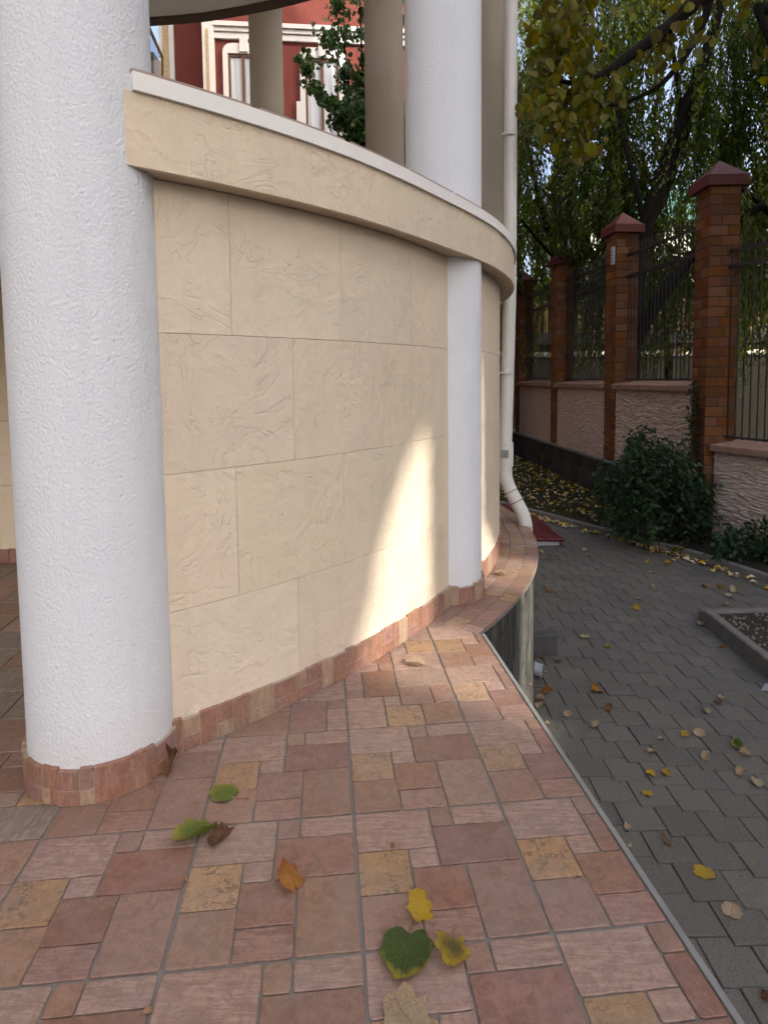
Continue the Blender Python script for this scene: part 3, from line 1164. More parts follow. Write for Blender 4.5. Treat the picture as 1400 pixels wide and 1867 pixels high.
# space behind the first column: rear wall, skirting
m = MB()
m.box((-5.6, 4.42, -0.04), (-1.25, 4.62, BZ0))
rear = m.obj('rear_wall', MAT['mortar_cream'], rot)
for k in range(4):
    for q in range(8):
        x0 = -5.6 + q * 0.56 + (0.28 if k % 2 else 0)
        mm = MB()
        mm.bbox((x0 + .0015, 4.400, 0.1 + k * 0.47 + .0015), (x0 + .5585, 4.424, 0.1 + (k + 1) * 0.47 - .0015), 0.0015)
        mm.obj('wall_slab', MAT['cream'], rear)
skirting(rear, [(Vector((x, 4.40)), Vector((0, -1))) for x in np.linspace(-3.4, -1.3, 12)], 0.11, 0.012)

# ------------------------------------------------------------------ downpipe
dp = thing('downpipe', 'white plastic downpipe with an elbow at its foot beside the curved wall', 'pipe', (0, 0, 0))
pd = Vector((math.sin(R(11.62)), math.cos(R(11.62)))) * 5.6
pr = 0.057
pd2 = Vector((math.sin(R(11.22)), math.cos(R(11.22)))) * 5.55
top = Vector((pd.x, pd.y, 6.8))
mid = Vector((pd2.x, pd2.y, 0.66))
MB().tube([top, Vector((pd.x, pd.y, 2.3)).lerp(mid, 0.15), mid], pr, 20).obj('pipe', MAT['pvc'], dp, smooth=True)
MB().tube([mid + Vector((0, 0, 0.07)), mid + Vector((0, 0, -0.14))], pr + 0.013, 20).obj('socket', MAT['pvc'], dp, smooth=True)
m = MB()
m.box((mid.x - 0.05, mid.y - pr - 0.028, mid.z - 0.055), (mid.x + 0.01, mid.y - pr - 0.012, mid.z + 0.01))
m.obj('socket_clip', MAT['trim'], dp)
e0 = mid + Vector((0, 0, -0.14))
od = Vector((0.94, -0.34, 0)).normalized()
el = []
for k in range(17):
    t_ = k / 16
    el.append(e0 + od * (0.18 * (lambda u: 3 * u ** 2 - 2 * u ** 3)(min(1, max(0, (t_ - 0.08) / 0.68)))) + Vector((0, 0, -0.72 * t_)))
MB().tube(el, pr + 0.003, 20).obj('elbow', MAT['pvc'], dp, smooth=True)
for k in (5, 7, 12):
    d = (el[k + 1] - el[k]).normalized()
    MB().tube([el[k] - d * 0.004, el[k] + d * 0.004], pr + 0.0065, 20).obj('joint_ring', MAT['pvc_dirt'], dp, smooth=True)
for z in (4.6, 3.4, 1.35):
    c = top.lerp(mid, (6.8 - z) / (6.8 - 0.66))
    c.z = z
    if z < 2:
        c = mid.copy(); c.z = z
    MB().tube([c + Vector((0, 0, 0.012)), c - Vector((0, 0, 0.012))], pr + 0.005, 20).obj('bracket', MAT['pvc'], dp, smooth=True)

# red sheet-metal cover of the cellar light well
cv = thing('cellar_cover', 'sloping dark red sheet metal cover over a low white box on the paving', 'cover', (0, 0, 0))
ca, cb = at_y(930, 983, 8.75), at_y(1028, 984.5, 8.75)
cA, cB = at_y(905, 918, 11.2), at_y(962, 930, 11.2)
m = MB()
q4 = [ca, cb, cB, cA]
m.add(q4 + [p + Vector((0, 0, 0.012)) for p in q4], [(3, 2, 1, 0), (4, 5, 6, 7), (0, 1, 5, 4), (1, 2, 6, 5), (2, 3, 7, 6), (3, 0, 4, 7)])
m.obj('red_sheet', MAT['redmetal'], cv)
m = MB()
m.add([ca, cb, cb + Vector((0, 0.012, -0.03)), ca + Vector((0, 0.012, -0.03))], [(0, 1, 2, 3)])
m.tube([ca + Vector((0, -0.004, 0.004)), cb + Vector((0.01, -0.004, 0.004))], 0.009, 6)
m.obj('drip_edge', MAT['redmetal'], cv)
m = MB()
i4 = [ca + Vector((0.04, 0.06, -0.012)), cb + Vector((-0.05, 0.06, -0.012)), cB + Vector((-0.05, -0.05, -0.012)), cA + Vector((0.04, -0.05, -0.012))]
lo4 = [Vector((p.x, p.y, PZ - 0.02)) for p in i4]
m.add(lo4 + i4, [(3, 2, 1, 0), (4, 5, 6, 7), (0, 1, 5, 4), (1, 2, 6, 5), (2, 3, 7, 6), (3, 0, 4, 7)])
m.obj('box', MAT['fascia'], cv)

# small things at the foot of the retaining wall
blk = MB()
p0 = at_z(1016, 1197, PZ)
blk.bbox((p0.x - 0.42, p0.y, PZ - 0.02), (p0.x, p0.y + 0.11, PZ + 0.20), 0.012)
for i, v in enumerate(blk.v):
    if v[2] > PZ + 0.1 and v[0] < p0.x - 0.2:
        blk.v[i] = (v[0], v[1], v[2] - 0.035)
tag(blk.obj('concrete_block', MAT['concrete_dark']), 'dark concrete upstand against the foot of the retaining wall', 'block')
st = thing('drain_outlet', 'short white pipe stub at the foot of the retaining wall', 'pipe', (0, 0, 0))
p0 = at_z(985, 1236, PZ)
a_, b_ = Vector((p0.x - 0.22, p0.y + 0.10, PZ + 0.10)), Vector((p0.x + 0.012, p0.y + 0.0, PZ + 0.058))
MB().tube([a_, b_], 0.052, 20, caps=False).obj('pipe', MAT['paper'], st, smooth=True)
MB().tube([a_, b_ + (a_ - b_) * 0.02], 0.047, 20).obj('mouth', MAT['sand'], st, smooth=True)
sc_ = MB()
p0 = at_z(1397, 1256, PZ)
sc_.add([(p0.x - .06, p0.y - .03, PZ + .004), (p0.x + .12, p0.y - .05, PZ + .006), (p0.x + .16, p0.y + .06, PZ + .03), (p0.x + .02, p0.y + .05, PZ + .016), (p0.x - .06, p0.y - .03, PZ + .001), (p0.x + .12, p0.y - .05, PZ + .003), (p0.x + .16, p0.y + .06, PZ + .027), (p0.x + .02, p0.y + .05, PZ + .013)],
        [(0, 1, 2, 3), (7, 6, 5, 4), (0, 4, 5, 1), (1, 5, 6, 2), (2, 6, 7, 3), (3, 7, 4, 0)])
tag(sc_.obj('paper_scrap', MAT['paper']), 'pale scrap lying on the paving by the near kerb at the right edge', 'scrap')

# ------------------------------------------------------------------ kerbs and planting beds
def kerb_stone(a, b, h, w, name, parent, side=1.0):
    d = (b - a).normalized()
    nn2 = Vector((-d.y, d.x)) * side
    a2, b2 = a + d * 0.003, b - d * 0.003
    pl = [tuple(a2), tuple(b2), tuple(b2 + nn2 * w), tuple(a2 + nn2 * w)]
    m = MB()
    m.prism(pl if area2(pl) > 0 else pl[::-1], PZ - 0.1, PZ + h + random.gauss(0, 0.003), 0.012)
    return m.obj(name, MAT['concrete'], parent)


fk = thing('far_kerb', 'long curved concrete kerb between paving and leaf-strewn bed along the fence', 'kerb', (0, 0, 0))
kp = resample(KERB, 14)
for a, b in zip(kp, kp[1:]):
    kerb_stone(a, b, 0.10, 0.085, 'kerb_stone', fk, 1.0)
nk = thing('near_kerb', 'raised concrete kerb round the gravelly bed at the right edge', 'kerb', (0, 0, 0))
KX = 3.10
for a, b in ((Vector((3.12, 5.90)), Vector((3.085, 5.02))), (Vector((3.085, 5.02)), Vector((3.05, 4.1))), (Vector((3.05, 4.1)), Vector((3.02, 3.2))), (Vector((3.02, 3.2)), Vector((3.0, 2.3)))):
    kerb_stone(a, b, 0.165, 0.085, 'kerb_stone', nk, 1.0)
for a, b in ((Vector((3.125, 5.905)), Vector((4.0, 5.95))), (Vector((4.0, 5.95)), Vector((4.85, 6.0)))):
    kerb_stone(a, b, 0.12, 0.085, 'kerb_stone', nk, 1.0)
bed = MB()
bed.add([(3.15, 1.5, PZ + .10), (6.5, 1.5, PZ + .10), (6.5, 5.97, PZ + .10), (3.17, 5.92, PZ + .10)], [(0, 1, 2, 3)])
tag(bed.obj('near_bed_soil', MAT['soil']), kind='structure')
# gravel in that bed
gb = MB()
for _ in range(700):
    x, y = random.uniform(3.2, 4.6), random.uniform(4.2, 5.9)
    s_ = random.uniform(0.006, 0.018)
    z = PZ + .10
    gb.add([(x - s_, y, z), (x, y - s_, z), (x + s_, y, z), (x, y + s_ * .8, z), (x + s_ * .2, y, z + s_ * 1.1)], [(0, 1, 4), (1, 2, 4), (2, 3, 4), (3, 0, 4)])
tag(gb.obj('gravel', MAT['concrete']), 'pale gravel on the soil of the near bed', 'gravel', kind='stuff')
# bed along the fence: soil sheet between kerb and fence
bs = MB()
kq = [p + Vector((0.06, 0.03)) for p in kp]
bs.add([(p.x, p.y, PZ + 0.06) for p in kq] + [(p.x + 7 if p.y < 7.5 else 9.0, p.y + (0 if p.y < 7.5 else (p.y - 7.5) * 1.6), PZ + 0.10) for p in kq], [(i + 1, i, len(kq) + i, len(kq) + i + 1) for i in range(len(kq) - 1)])
tag(bs.obj('bed_soil', MAT['soil']), kind='structure')


def leaf_mesh(name, C, D, S, W, mat, flat=None, fold=0.18, parent=None, loc=None):
    """many kite-shaped leaves in one mesh: C centres, D directions, S lengths, W width ratio"""
    C, D, S = np.asarray(C, float), np.asarray(D, float), np.asarray(S, float)
    N = len(C)
    D = D / np.linalg.norm(D, axis=1, keepdims=True)
    if flat is None:
        A = rng.normal(size=(N, 3))
    else:
        A = np.array(flat, float)[None, :] + rng.normal(size=(N, 3)) * 0.35
    Sd = np.cross(D, A)
    Sd /= np.linalg.norm(Sd, axis=1, keepdims=True) + 1e-9
    Nn = np.cross(Sd, D)
    s = S[:, None]
    V = np.empty((N, 4, 3))
    V[:, 0] = C - D * s * 0.5
    V[:, 1] = C - D * s * 0.05 + Sd * s * W * 0.5 + Nn * s * fold * W
    V[:, 2] = C + D * s * 0.5 - Nn * s * 0.06
    V[:, 3] = C - D * s * 0.05 - Sd * s * W * 0.5 + Nn * s * fold * W
    me = bpy.data.meshes.new(name)
    me.vertices.add(N * 4)
    me.vertices.foreach_set('co', V.reshape(-1))
    me.loops.add(N * 6)
    idx = np.arange(N)[:, None] * 4 + np.array([0, 1, 2, 0, 2, 3])[None, :]
    me.loops.foreach_set('vertex_index', idx.reshape(-1).astype(np.int32))
    me.polygons.add(N * 2)
    me.polygons.foreach_set('loop_start', np.arange(0, N * 6, 3).astype(np.int32))
    me.polygons.foreach_set('loop_total', np.full(N * 2, 3, np.int32))
    me.update(calc_edges=True)
    me.materials.append(mat)
    return link(name, me, None, parent, loc)


# grass and leaf litter of the far bed
N = 9000
P = np.stack([rng.uniform(1.6, 4.4, N), rng.uniform(9.6, 19, N), np.full(N, PZ + 0.10)], 1)
keep = np.array([kerb_side(Vector((p[0], p[1]))) > 0.09 for p in P])
P = P[keep]
Dv = np.stack([rng.normal(0, .5, len(P)), rng.normal(0, .5, len(P)), np.full(len(P), 1.0)], 1)
go = leaf_mesh('grass', P + Dv * 0.03, Dv, rng.uniform(0.05, 0.11, len(P)), 0.16, MAT['grass'])
tag(go, 'short dull grass in the bed below the dark stone wall', 'grass', kind='stuff')
N = 2600
P = np.stack([rng.uniform(1.6, 4.3, N), rng.uniform(9.6, 18, N), np.full(N, PZ + 0.13)], 1)
keep = np.array([kerb_side(Vector((p[0], p[1]))) > 0.1 for p in P])
P = P[keep][:820]
# leaves drifted against the kerb, on the paving side
Q = []
while len(Q) < 330:
    s_ = random.random() ** 0.8
    i = int(s_ * (len(kp) - 2)) + 0
    i = min(max(i, 2), len(kp) - 2)
    a, b = kp[i], kp[i + 1]
    t_ = random.random()
    q = a + (b - a) * t_
    d = (b - a).normalized()
    n_ = Vector((-d.y, d.x)) * -1
    dens = 0.35 + 0.65 * max(0, math.sin(i * 1.7 + t_ * 2.2))
    if random.random() > dens:
        continue
    off = abs(random.gauss(0, 0.11)) + 0.02
    q = q + n_ * off
    Q.append((q.x, q.y, PZ + 0.012 + random.random() * 0.03))
Q = np.array(Q)
LP = np.concatenate([P, Q])
Dv = np.stack([rng.normal(0, 1, len(LP)), rng.normal(0, 1, len(LP)), rng.normal(0, .25, len(LP))], 1)
lit = leaf_mesh('leaf_litter', LP, Dv, rng.uniform(0.06, 0.11, len(LP)), 0.75, MAT['litter'], flat=(0, 0, 1), fold=0.25)
tag(lit, 'yellow and pale fallen leaves scattered over the grass bed and along the far kerb', 'leaves', kind='stuff')

# ------------------------------------------------------------------ brick fence
FP = [Vector((4.93, 9.2)), Vector((4.61, 12.0)), Vector((4.41, 15.2)), Vector((4.22, 18.5))]
FD = [(FP[1] - FP[0]).normalized(), (FP[1] - FP[0]).normalized(), (FP[2] - FP[1]).normalized(), (FP[3] - FP[2]).normalized()]
PA = 0.42
CAPZ = 4.03
COURSE = 0.145
bm_long = MB().bbox((-0.124, -0.06, -0.066), (0.124, 0.06, 0.066), 0.006).mesh('brick', MAT['brick'])
bm_half = MB().bbox((-0.081, -0.06, -0.066), (0.081, 0.06, 0.066), 0.006).mesh('brick_half', MAT['brick'])


def pillar(p, d, z0, label, a=PA):
    ang = math.atan2(d.y, d.x) - math.pi / 2
    t_ = thing('brick_pillar', label, 'pillar', (p.x, p.y, 0), ang, 'brick pillars of the garden fence')
    m = MB()
    h = a / 2 - 0.006
    m.box((-h, -h, z0), (h, h, CAPZ))
    m.obj('core', MAT['mortar'], t_)
    k = 0
    z = CAPZ - COURSE / 2
    while z > z0:
        # pinwheel: on every face one long and one short brick, alternating
        for f in range(4):
            ca_, sa_ = math.cos(f * math.pi / 2), math.sin(f * math.pi / 2)
            if f in (1, 2) and not (f == 1):
                pass
            if f == 2:
                continue                        # rear face is bare core behind the bars' side, never seen
            lay = [(bm_long, -a / 2 + 0.124), (bm_half, a / 2 - 0.081)] if (k + f) % 2 == 0 else [(bm_half, -a / 2 + 0.081), (bm_long, a / 2 - 0.124)]
            for me, x in lay:
                y = -a / 2 + 0.057 - 0.0015 * (f % 2) + random.gauss(0, 0.0012)
                lx = x * (0.985 if f % 2 else 1.0)
                link('brick', me, None, t_, (ca_ * lx - sa_ * y, sa_ * lx + ca_ * y, z), (0, 0, f * math.pi / 2))
        z -= COURSE
        k += 1
    w = a / 2 + 0.085
    m = MB()
    m.loft([[(-w, -w, CAPZ - 0.03), (w, -w, CAPZ - 0.03), (w, w, CAPZ - 0.03), (-w, w, CAPZ - 0.03)], [(-w, -w, CAPZ + 0.115), (w, -w, CAPZ + 0.115), (w, w, CAPZ + 0.115), (-w, w, CAPZ + 0.115)],
            [(-w + .03, -w + .03, CAPZ + 0.13), (w - .03, -w + .03, CAPZ + 0.13), (w - .03, w - .03, CAPZ + 0.13), (-w + .03, w - .03, CAPZ + 0.13)], [(-.012, -.012, CAPZ + 0.39), (.012, -.012, CAPZ + 0.39), (.012, .012, CAPZ + 0.39), (-.012, .012, CAPZ + 0.39)]])
    m.obj('cap', MAT['cap'], t_)
    return t_


pillar(FP[0], Vector((0.02, 1)).normalized(), PZ, 'nearest orange brick fence pillar with a red pyramid cap, right of the bush')
pillar(FP[1], FD[1], -0.35, 'second brick fence pillar with red cap and a small white plaque on its side')
pillar(FP[2], FD[2], -0.45, 'third brick fence pillar from the right, cap half hidden by leaves')
pillar(FP[3], FD[3], -0.5, 'farthest brick fence pillar, just right of the downpipe')

# plaque on the second pillar
pq = thing('plaque', 'small white plaque high on the second brick pillar', 'plaque', (FP[1].x, FP[1].y, 0), math.atan2(FD[1].y, FD[1].x) - math.pi / 2)
MB().bbox((-PA / 2 - 0.05, -0.16, 3.42), (-PA / 2 - 0.008, -0.07, 3.75), 0.006).obj('panel', MAT['whitetrim'], pq)
for z in (3.47, 3.53, 3.59, 3.65):
    MB().box((-PA / 2 - 0.053, -0.145, z), (-PA / 2 - 0.049, -0.085, z + 0.02)).obj('mark', MAT['iron'], pq)


def bay(a, b, wz0, cz, rails, bar_top, label, n_bars, scroll=False, base_z=None):
    """low wall with rough facing, tiled coping and an iron railing between points a and b"""
    d = (b - a)
    L_ = d.length
    ang = math.atan2(d.y, d.x)
    t_ = thing('fence_bay', label, 'fence', (a.x, a.y, 0), ang)
    s0, s1 = PA / 2 + 0.004, L_ - PA / 2 - 0.004
    # rough facing: grid displaced into horizontal split-stone ridges (local +y is the courtyard side)
    yw = PA / 2 - 0.02
    nx, nz = int((s1 - s0) / 0.03), int((cz - wz0) / 0.012)
    vs2, fs2 = [], []
    for iz in range(nz + 1):
        z = wz0 + (cz - wz0) * iz / nz
        for ix in range(nx + 1):
            x = s0 + (s1 - s0) * ix / nx
            q = noise.noise((x * 6 + a.x * 9, z * 30 + math.sin(x * 6 + a.y) * 0.9, a.y)) + 0.5 * noise.noise((x * 14, z * 50, a.y + 5))
            disp = 0.010 * max(-0.7, min(1, q * 2.0))
            vs2.append((x, yw + disp, z))
    for iz in range(nz):
        for ix in range(nx):
            i0 = iz * (nx + 1) + ix
            fs2.append((i0 + 1, i0, i0 + nx + 1, i0 + nx + 2))
    m = MB()
    m.add(vs2, fs2)
    m.obj('rough_facing', MAT['rock'], t_)
    m = MB()
    m.box((s0, -PA / 2 + 0.05, wz0 - 0.9), (s1, yw - 0.03, cz))
    m.obj('wall_core', MAT['mortar'], t_)
    # coping tiles
    k = max(2, int((s1 - s0) / 0.3))
    for i in range(k):
        x0, x1 = s0 + (s1 - s0) * i / k, s0 + (s1 - s0) * (i + 1) / k
        m = MB()
        y0, y1 = -PA / 2 - 0.06, PA / 2 + 0.075
        zt = cz + 0.095 + random.gauss(0, 0.002)
        pl = [(y0, cz + 0.002), (y1, cz + 0.002), (y1, zt - 0.012), (y1 - 0.012, zt), (y0, zt + 0.05)]
        m.loft([[(x0 + 0.003, y, z) for y, z in pl], [(x1 - 0.003, y, z) for y, z in pl]])
        m.obj('coping_tile', MAT['fcoping'], t_)
    # railing
    for z, r_ in rails:
        m = MB()
        m.box((s0, -0.02, z - r_), (s1, 0.02, z + r_))
        m.obj('rail', MAT['iron'], t_)
    bar = None
    for i in range(n_bars):
        x = s0 + (s1 - s0) * (i + 0.5) / n_bars
        if bar is None:
            m = MB()
            m.loft([[(r_ * math.cos(q), r_ * math.sin(q), z) for q in (0.78, 2.36, 3.93, 5.5)] for r_, z in ((0.0105, cz + 0.17), (0.0105, bar_top - 0.12), (0.016, bar_top - 0.09), (0.002, bar_top))])
            bar = m.mesh('bar', MAT['iron'])
        link('bar', bar, None, t_, (x, 0.0, 0))
    if scroll:
        for cx, cz_, rad, a0, a1 in ((s0 + 0.56, 2.05, 0.38, -20, 190), (s0 + 0.56, 1.65, 0.38, 175, 330), (s0 + 0.62, 2.1, 0.17, -200, 120), (s0 + 1.3, 1.9, 0.38, -190, 60)):
            pts = [(cx + rad * math.cos(R(q)), 0.016, cz_ + rad * 1.1 * math.sin(R(q))) for q in np.linspace(a0, a1, 26)]
            MB().tube(pts, 0.009, 6).obj('scroll', MAT['iron'], t_, smooth=True)
    return t_


bay(FP[1], FP[0], -0.34, 1.06, ((1.24, 0.014), (3.18, 0.025), (3.58, 0.022)), 3.78, 'fence bay with rough pink wall and iron bars right of the second pillar', 21) if False else None
RBD = Vector((0.36, -0.933)).normalized()
RB_END = FP[0] + RBD * 3.4


def bay_l(a, b, *args, **kw):
    return bay(a, b, *args, **kw)


# local +y must point to the courtyard (-x): run the bays from the near end to the far end
bay_l(FP[0], FP[1], -0.36, 1.06, ((1.24, 0.014), (3.18, 0.025), (3.58, 0.022)), 3.78, 'fence bay of rough pinkish wall and iron bars between first and second pillar', 21)
bay_l(FP[1], FP[2], -0.42, 1.06, ((1.24, 0.014), (3.18, 0.025), (3.58, 0.022)), 3.78, 'fence bay of rough pinkish wall and iron bars between second and third pillar', 24)
bay_l(FP[2], FP[3], -0.48, 1.06, ((1.24, 0.014), (3.18, 0.025), (3.58, 0.022)), 3.78, 'fence bay of rough pinkish wall and iron bars between third and farthest pillar', 24)
bay_l(RB_END, FP[0] - RBD * 0.0, PZ + 0.05, 0.205, ((0.40, 0.016), (2.86, 0.026), (3.08, 0.022)), 3.2, 'nearest fence bay with lower rough pink wall, iron bars and scrolls at the right edge', 26, True)

# dark stone base wall under the far bays, stone by stone
bw = thing('stone_base_wall', 'low dark stone wall with a flat cap under the rough fence bays', 'wall', (0, 0, 0))
A0, A1 = FP[0] + Vector((-0.42, 0.9)), FP[3] + Vector((-0.40, 1.5))
d = (A1 - A0).normalized()
nl = Vector((-d.y, d.x))
L_ = (A1 - A0).length
m = MB()
b4 = [A0, A1, A1 - nl * 0.3, A0 - nl * 0.3]
for p_, z in ((PZ - 0.1, 0),):
    q4 = [(p.x, p.y) for p in b4]
    m.prism(q4 if area2(q4) > 0 else q4[::-1], PZ - 0.1, -0.395)
m.obj('core', MAT['sand'], bw)
row_h = [(PZ + 0.0, PZ + 0.26), (PZ + 0.26, PZ + 0.50), (PZ + 0.50, -0.40)]
for r_, (z0, z1) in enumerate(row_h):
    s_ = -0.2 * r_
    while s_ < L_:
        w = random.uniform(0.3, 0.55)
        x0, x1 = max(0, s_) + 0.007, min(L_, s_ + w) - 0.007
        s_ += w
        if x1 - x0 < 0.05:
            continue
        o_ = random.uniform(0.012, 0.035)
        m = MB()
        m.bbox((x0, -0.05, z0 + 0.006), (x1, o_, z1 - 0.006), 0.014)
        m.obj('stone', MAT['darkstone'], bw, loc=(A0.x, A0.y, 0), rot=(0, 0, math.atan2(d.y, d.x)))
s_ = 0
while s_ < L_:
    e_ = min(L_, s_ + 0.9)
    m = MB()
    m.bbox((s_ + 0.003, -0.3, -0.392), (e_ - 0.003, 0.055, -0.345), 0.006)
    m.obj('cap_stone', MAT['concrete'], bw, loc=(A0.x, A0.y, 0), rot=(0, 0, math.atan2(d.y, d.x)))
    s_ = e_

# ------------------------------------------------------------------ what stands beyond the fence
sh = thing('ochre_shed', 'long ochre corrugated shed with a dark beam behind the iron fence', 'shed', (0, 22, 0))
nx = 170
vs2, fs2 = [], []
for i in range(nx + 1):
    x = 2.0 + 15.0 * i / nx
    y = 0.025 * math.sin(i * 1.9)
    vs2 += [(x, y, 2.26), (x, y, 4.45)]
for i in range(nx):
    fs2.append((2 * i, 2 * i + 2, 2 * i + 3, 2 * i + 1))
m = MB(); m.add(vs2, fs2)
m.obj('corrugated_wall', MAT['shed'], sh)
MB().box((2.0, 0.1, 2.3), (17, 3.0, 4.42)).obj('body', MAT['shed'], sh)
MB().box((2.0, -0.16, 2.44), (17, -0.04, 2.86)).obj('beam', MAT['iron'], sh)
for k in range(11):
    MB().box((2.2 + k * 1.46, -0.03, 1.9), (2.3 + k * 1.46, 0.07, 2.3)).obj('post', MAT['iron'], sh)
MB().box((1.8, -0.3, 4.45), (17.2, 3.2, 4.55)).obj('roof', MAT['iron'], sh)
gw = MB().box((2.0, 21.8, PZ - 0.2), (17, 22.0, 1.98))
gwo = tag(gw.obj('garden_wall', MAT['greywall']), 'grey rendered wall behind the fence under the ochre shed', 'wall')
MB().box((1.95, 21.74, 1.984), (17.05, 22.06, 2.05)).obj('wall_cap', MAT['concrete'], gwo)

hs = thing('green_roofed_house', 'pale house with a green metal roof glimpsed through the trees', 'house', (14.6, 31, 0))
MB().box((-4.5, 0, PZ - 0.2), (4.5, 8, 8.9)).obj('wall', MAT['palewall'], hs)
m = MB()
m.add([(-5.0, -0.6, 8.85), (5.0, -0.6, 8.85), (5.0, 8.6, 8.85), (-5.0, 8.6, 8.85), (-5.0, 4, 11.6), (5.0, 4, 11.6)], [(0, 1, 5, 4), (2, 3, 4, 5), (0, 4, 3), (1, 2, 5), (3, 2, 1, 0)])
m.obj('roof', MAT['greenroof'], hs)
for x in (-3.2, -0.7, 1.8):
    for z in (2.2, 5.6):
        w_ = MB().box((x, -0.03, z), (x + 1.3, 0.02, z + 1.6)).obj('window', MAT['winframe'], hs)
        MB().box((x + .08, -0.036, z + .08), (x + 1.22, -0.031, z + 1.52)).obj('pane', MAT['glass'], w_)

# ------------------------------------------------------------------ red house seen between the columns
RY = 16.0
RHA = R(5.6)
rh = thing('red_house', 'red rendered house with white window surrounds, cornice and sandstone panels', 'house', (0, RY, 0), RHA)
RI = Matrix.Translation((0, RY, 0)) @ Matrix.Rotation(RHA, 4, 'Z')
RInv = RI.inverted()


def rp(px, py, dy=0.0):
    """picture point -> (x, z) on the facade plane"""
    d = Vector(ray(px, py))
    o = RInv @ Vector((0, 0, CAM_H))
    dd = RInv.to_3x3() @ d
    t_ = (dy - o.y) / dd.y
    p = o + dd * t_
    return p.x, p.z


def rbox(px0, py0, px1, py1, y0, y1, name, mat, parent):
    x0, z1 = rp(px0, py0)
    x1, z0 = rp(px1, py1)
    return MB().box((x0, y0, z0), (x1, y1, z1)).obj(name, mat, parent)


xl, zt = rp(382, -220)
xr, zb = rp(820, 330)
MB().box((xl, 0, PZ - 0.2), (xr, 7, zt)).obj('wall', MAT['redwall'], rh)
# cornice: three white mouldings
for y0, y1, dep in ((33, 41, 0.16), (41.8, 49, 0.11), (49.8, 61, 0.07)):
    a, z1 = rp(370, y0 + 4)
    _, z0 = rp(370, y1 + 4)
    MB().box((xl - 0.02, -dep, z0 - 0.06), (xr, -0.002, z1 - 0.06)).obj('cornice', MAT['whitetrim'], rh)


def house_window(px0, px1, py0, py1, outer0, outer1):
    """white surround with stepped feet and keystone, brown frame, curtain"""
    x0, z1 = rp(px0, py0)
    x1, z0 = rp(px1, py1)
    z0 = z1 - 2.3
    wn_ = MB().box((x0, -0.02, z0), (x1, 0.01, z1)).obj('window', MAT['curtain'], rh)
    ox0, oz1 = rp(outer0, py0 - 19)
    ox1 = rp(outer1, py0 - 19)[0]
    tw = x0 - ox0
    r_ = 0.22
    # surround: jambs and rounded head
    for (a, b) in ((ox0, x0 - 0.002), (x1 + 0.002, ox1)):
        MB().box((a, -0.09, z0), (b, -0.004, z1 + 0.0)).obj('surround', MAT['whitetrim'], wn_)
    head = [(ox0, z1 + 0.002), (ox1, z1 + 0.002)] + [(ox1 - r_ + r_ * math.cos(q), oz1 - r_ + r_ * math.sin(q)) for q in np.linspace(0, math.pi / 2, 6)] + [(ox0 + r_ - r_ * math.sin(q), oz1 - r_ + r_ * math.cos(q)) for q in np.linspace(0, math.pi / 2, 6)]
    m_ = MB()
    m_.loft([[(x, -0.004, z) for x, z in head], [(x, -0.09, z) for x, z in head]])
    m_.obj('surround', MAT['whitetrim'], wn_)
    kx = (ox0 + ox1) / 2
    MB().box((kx - 0.1, -0.13, z1 + 0.03), (kx + 0.1, -0.092, oz1 + 0.16)).obj('keystone', MAT['whitetrim'], wn_)
    for sx in (-1, 1):
        ex = ox0 if sx < 0 else ox1
        MB().box((min(ex, ex + sx * 0.1), -0.085, z0), (max(ex, ex + sx * 0.1), -0.006, z1 - 1.05)).obj('surround_foot', MAT['whitetrim'], wn_)
    fw = 0.055
    for a, b, c, e in ((x0, x0 + fw, z0, z1), (x1 - fw, x1, z0, z1), (x0 + fw, x1 - fw, z1 - fw * 1.2, z1), ((x0 + x1) / 2 - fw * .7, (x0 + x1) / 2 + fw * .7, z0, z1 - fw * 1.2)):
        MB().box((a, -0.055, c), (b, -0.022, e)).obj('frame', MAT['winframe'], wn_)


house_window(416, 473, 99, 190, 406, 484)
house_window(556, 619, 107, 230, 546, 630)
# pilaster with sandstone infill left of the windows
x0, z1 = rp(369, 30)
x1, z0 = rp(394, 160)
pil = MB().box((x0, -0.14, PZ), (x1, -0.004, z1 + 3)).obj('pilaster', MAT['whitetrim'], rh)
a, zt2 = rp(375.5, 57)
b, zb2 = rp(384.5, 155)
w_ = b - a
pts = [(a, zb2 - 3), (b, zb2 - 3), (b, zt2 - w_ / 2)] + [((a + b) / 2 + w_ / 2 * math.cos(q), zt2 - w_ / 2 + w_ / 2 * math.sin(q)) for q in np.linspace(0.3, math.pi - 0.3, 6)] + [(a, zt2 - w_ / 2)]
m = MB()
m.loft([[(x, -0.142, z) for x, z in pts], [(x, -0.155, z) for x, z in pts]])
m.obj('sandstone_infill', MAT['sandpanel'], pil)
# recessed wing further left, with a sunlit white strip
xw0, _ = rp(300, 100)
xw1, _ = rp(381, 100)
MB().box((xw0, 0.9, PZ - 0.2), (xl - 0.002, 7, zt)).obj('wing', MAT['redwall'], rh)
x0 = rp(322, 60)[0] * 1.055
x1 = rp(345, 60)[0] * 1.055
wg = MB().box((x0 - 0.35, 0.80, PZ), (x0 + 0.02, 0.896, 13)).obj('strip', MAT['whitetrim'], rh)
MB().box((x0 - 0.26, 0.785, PZ), (x0 - 0.10, 0.798, 12.5)).obj('sandstone_infill', MAT['sandpanel'], wg)

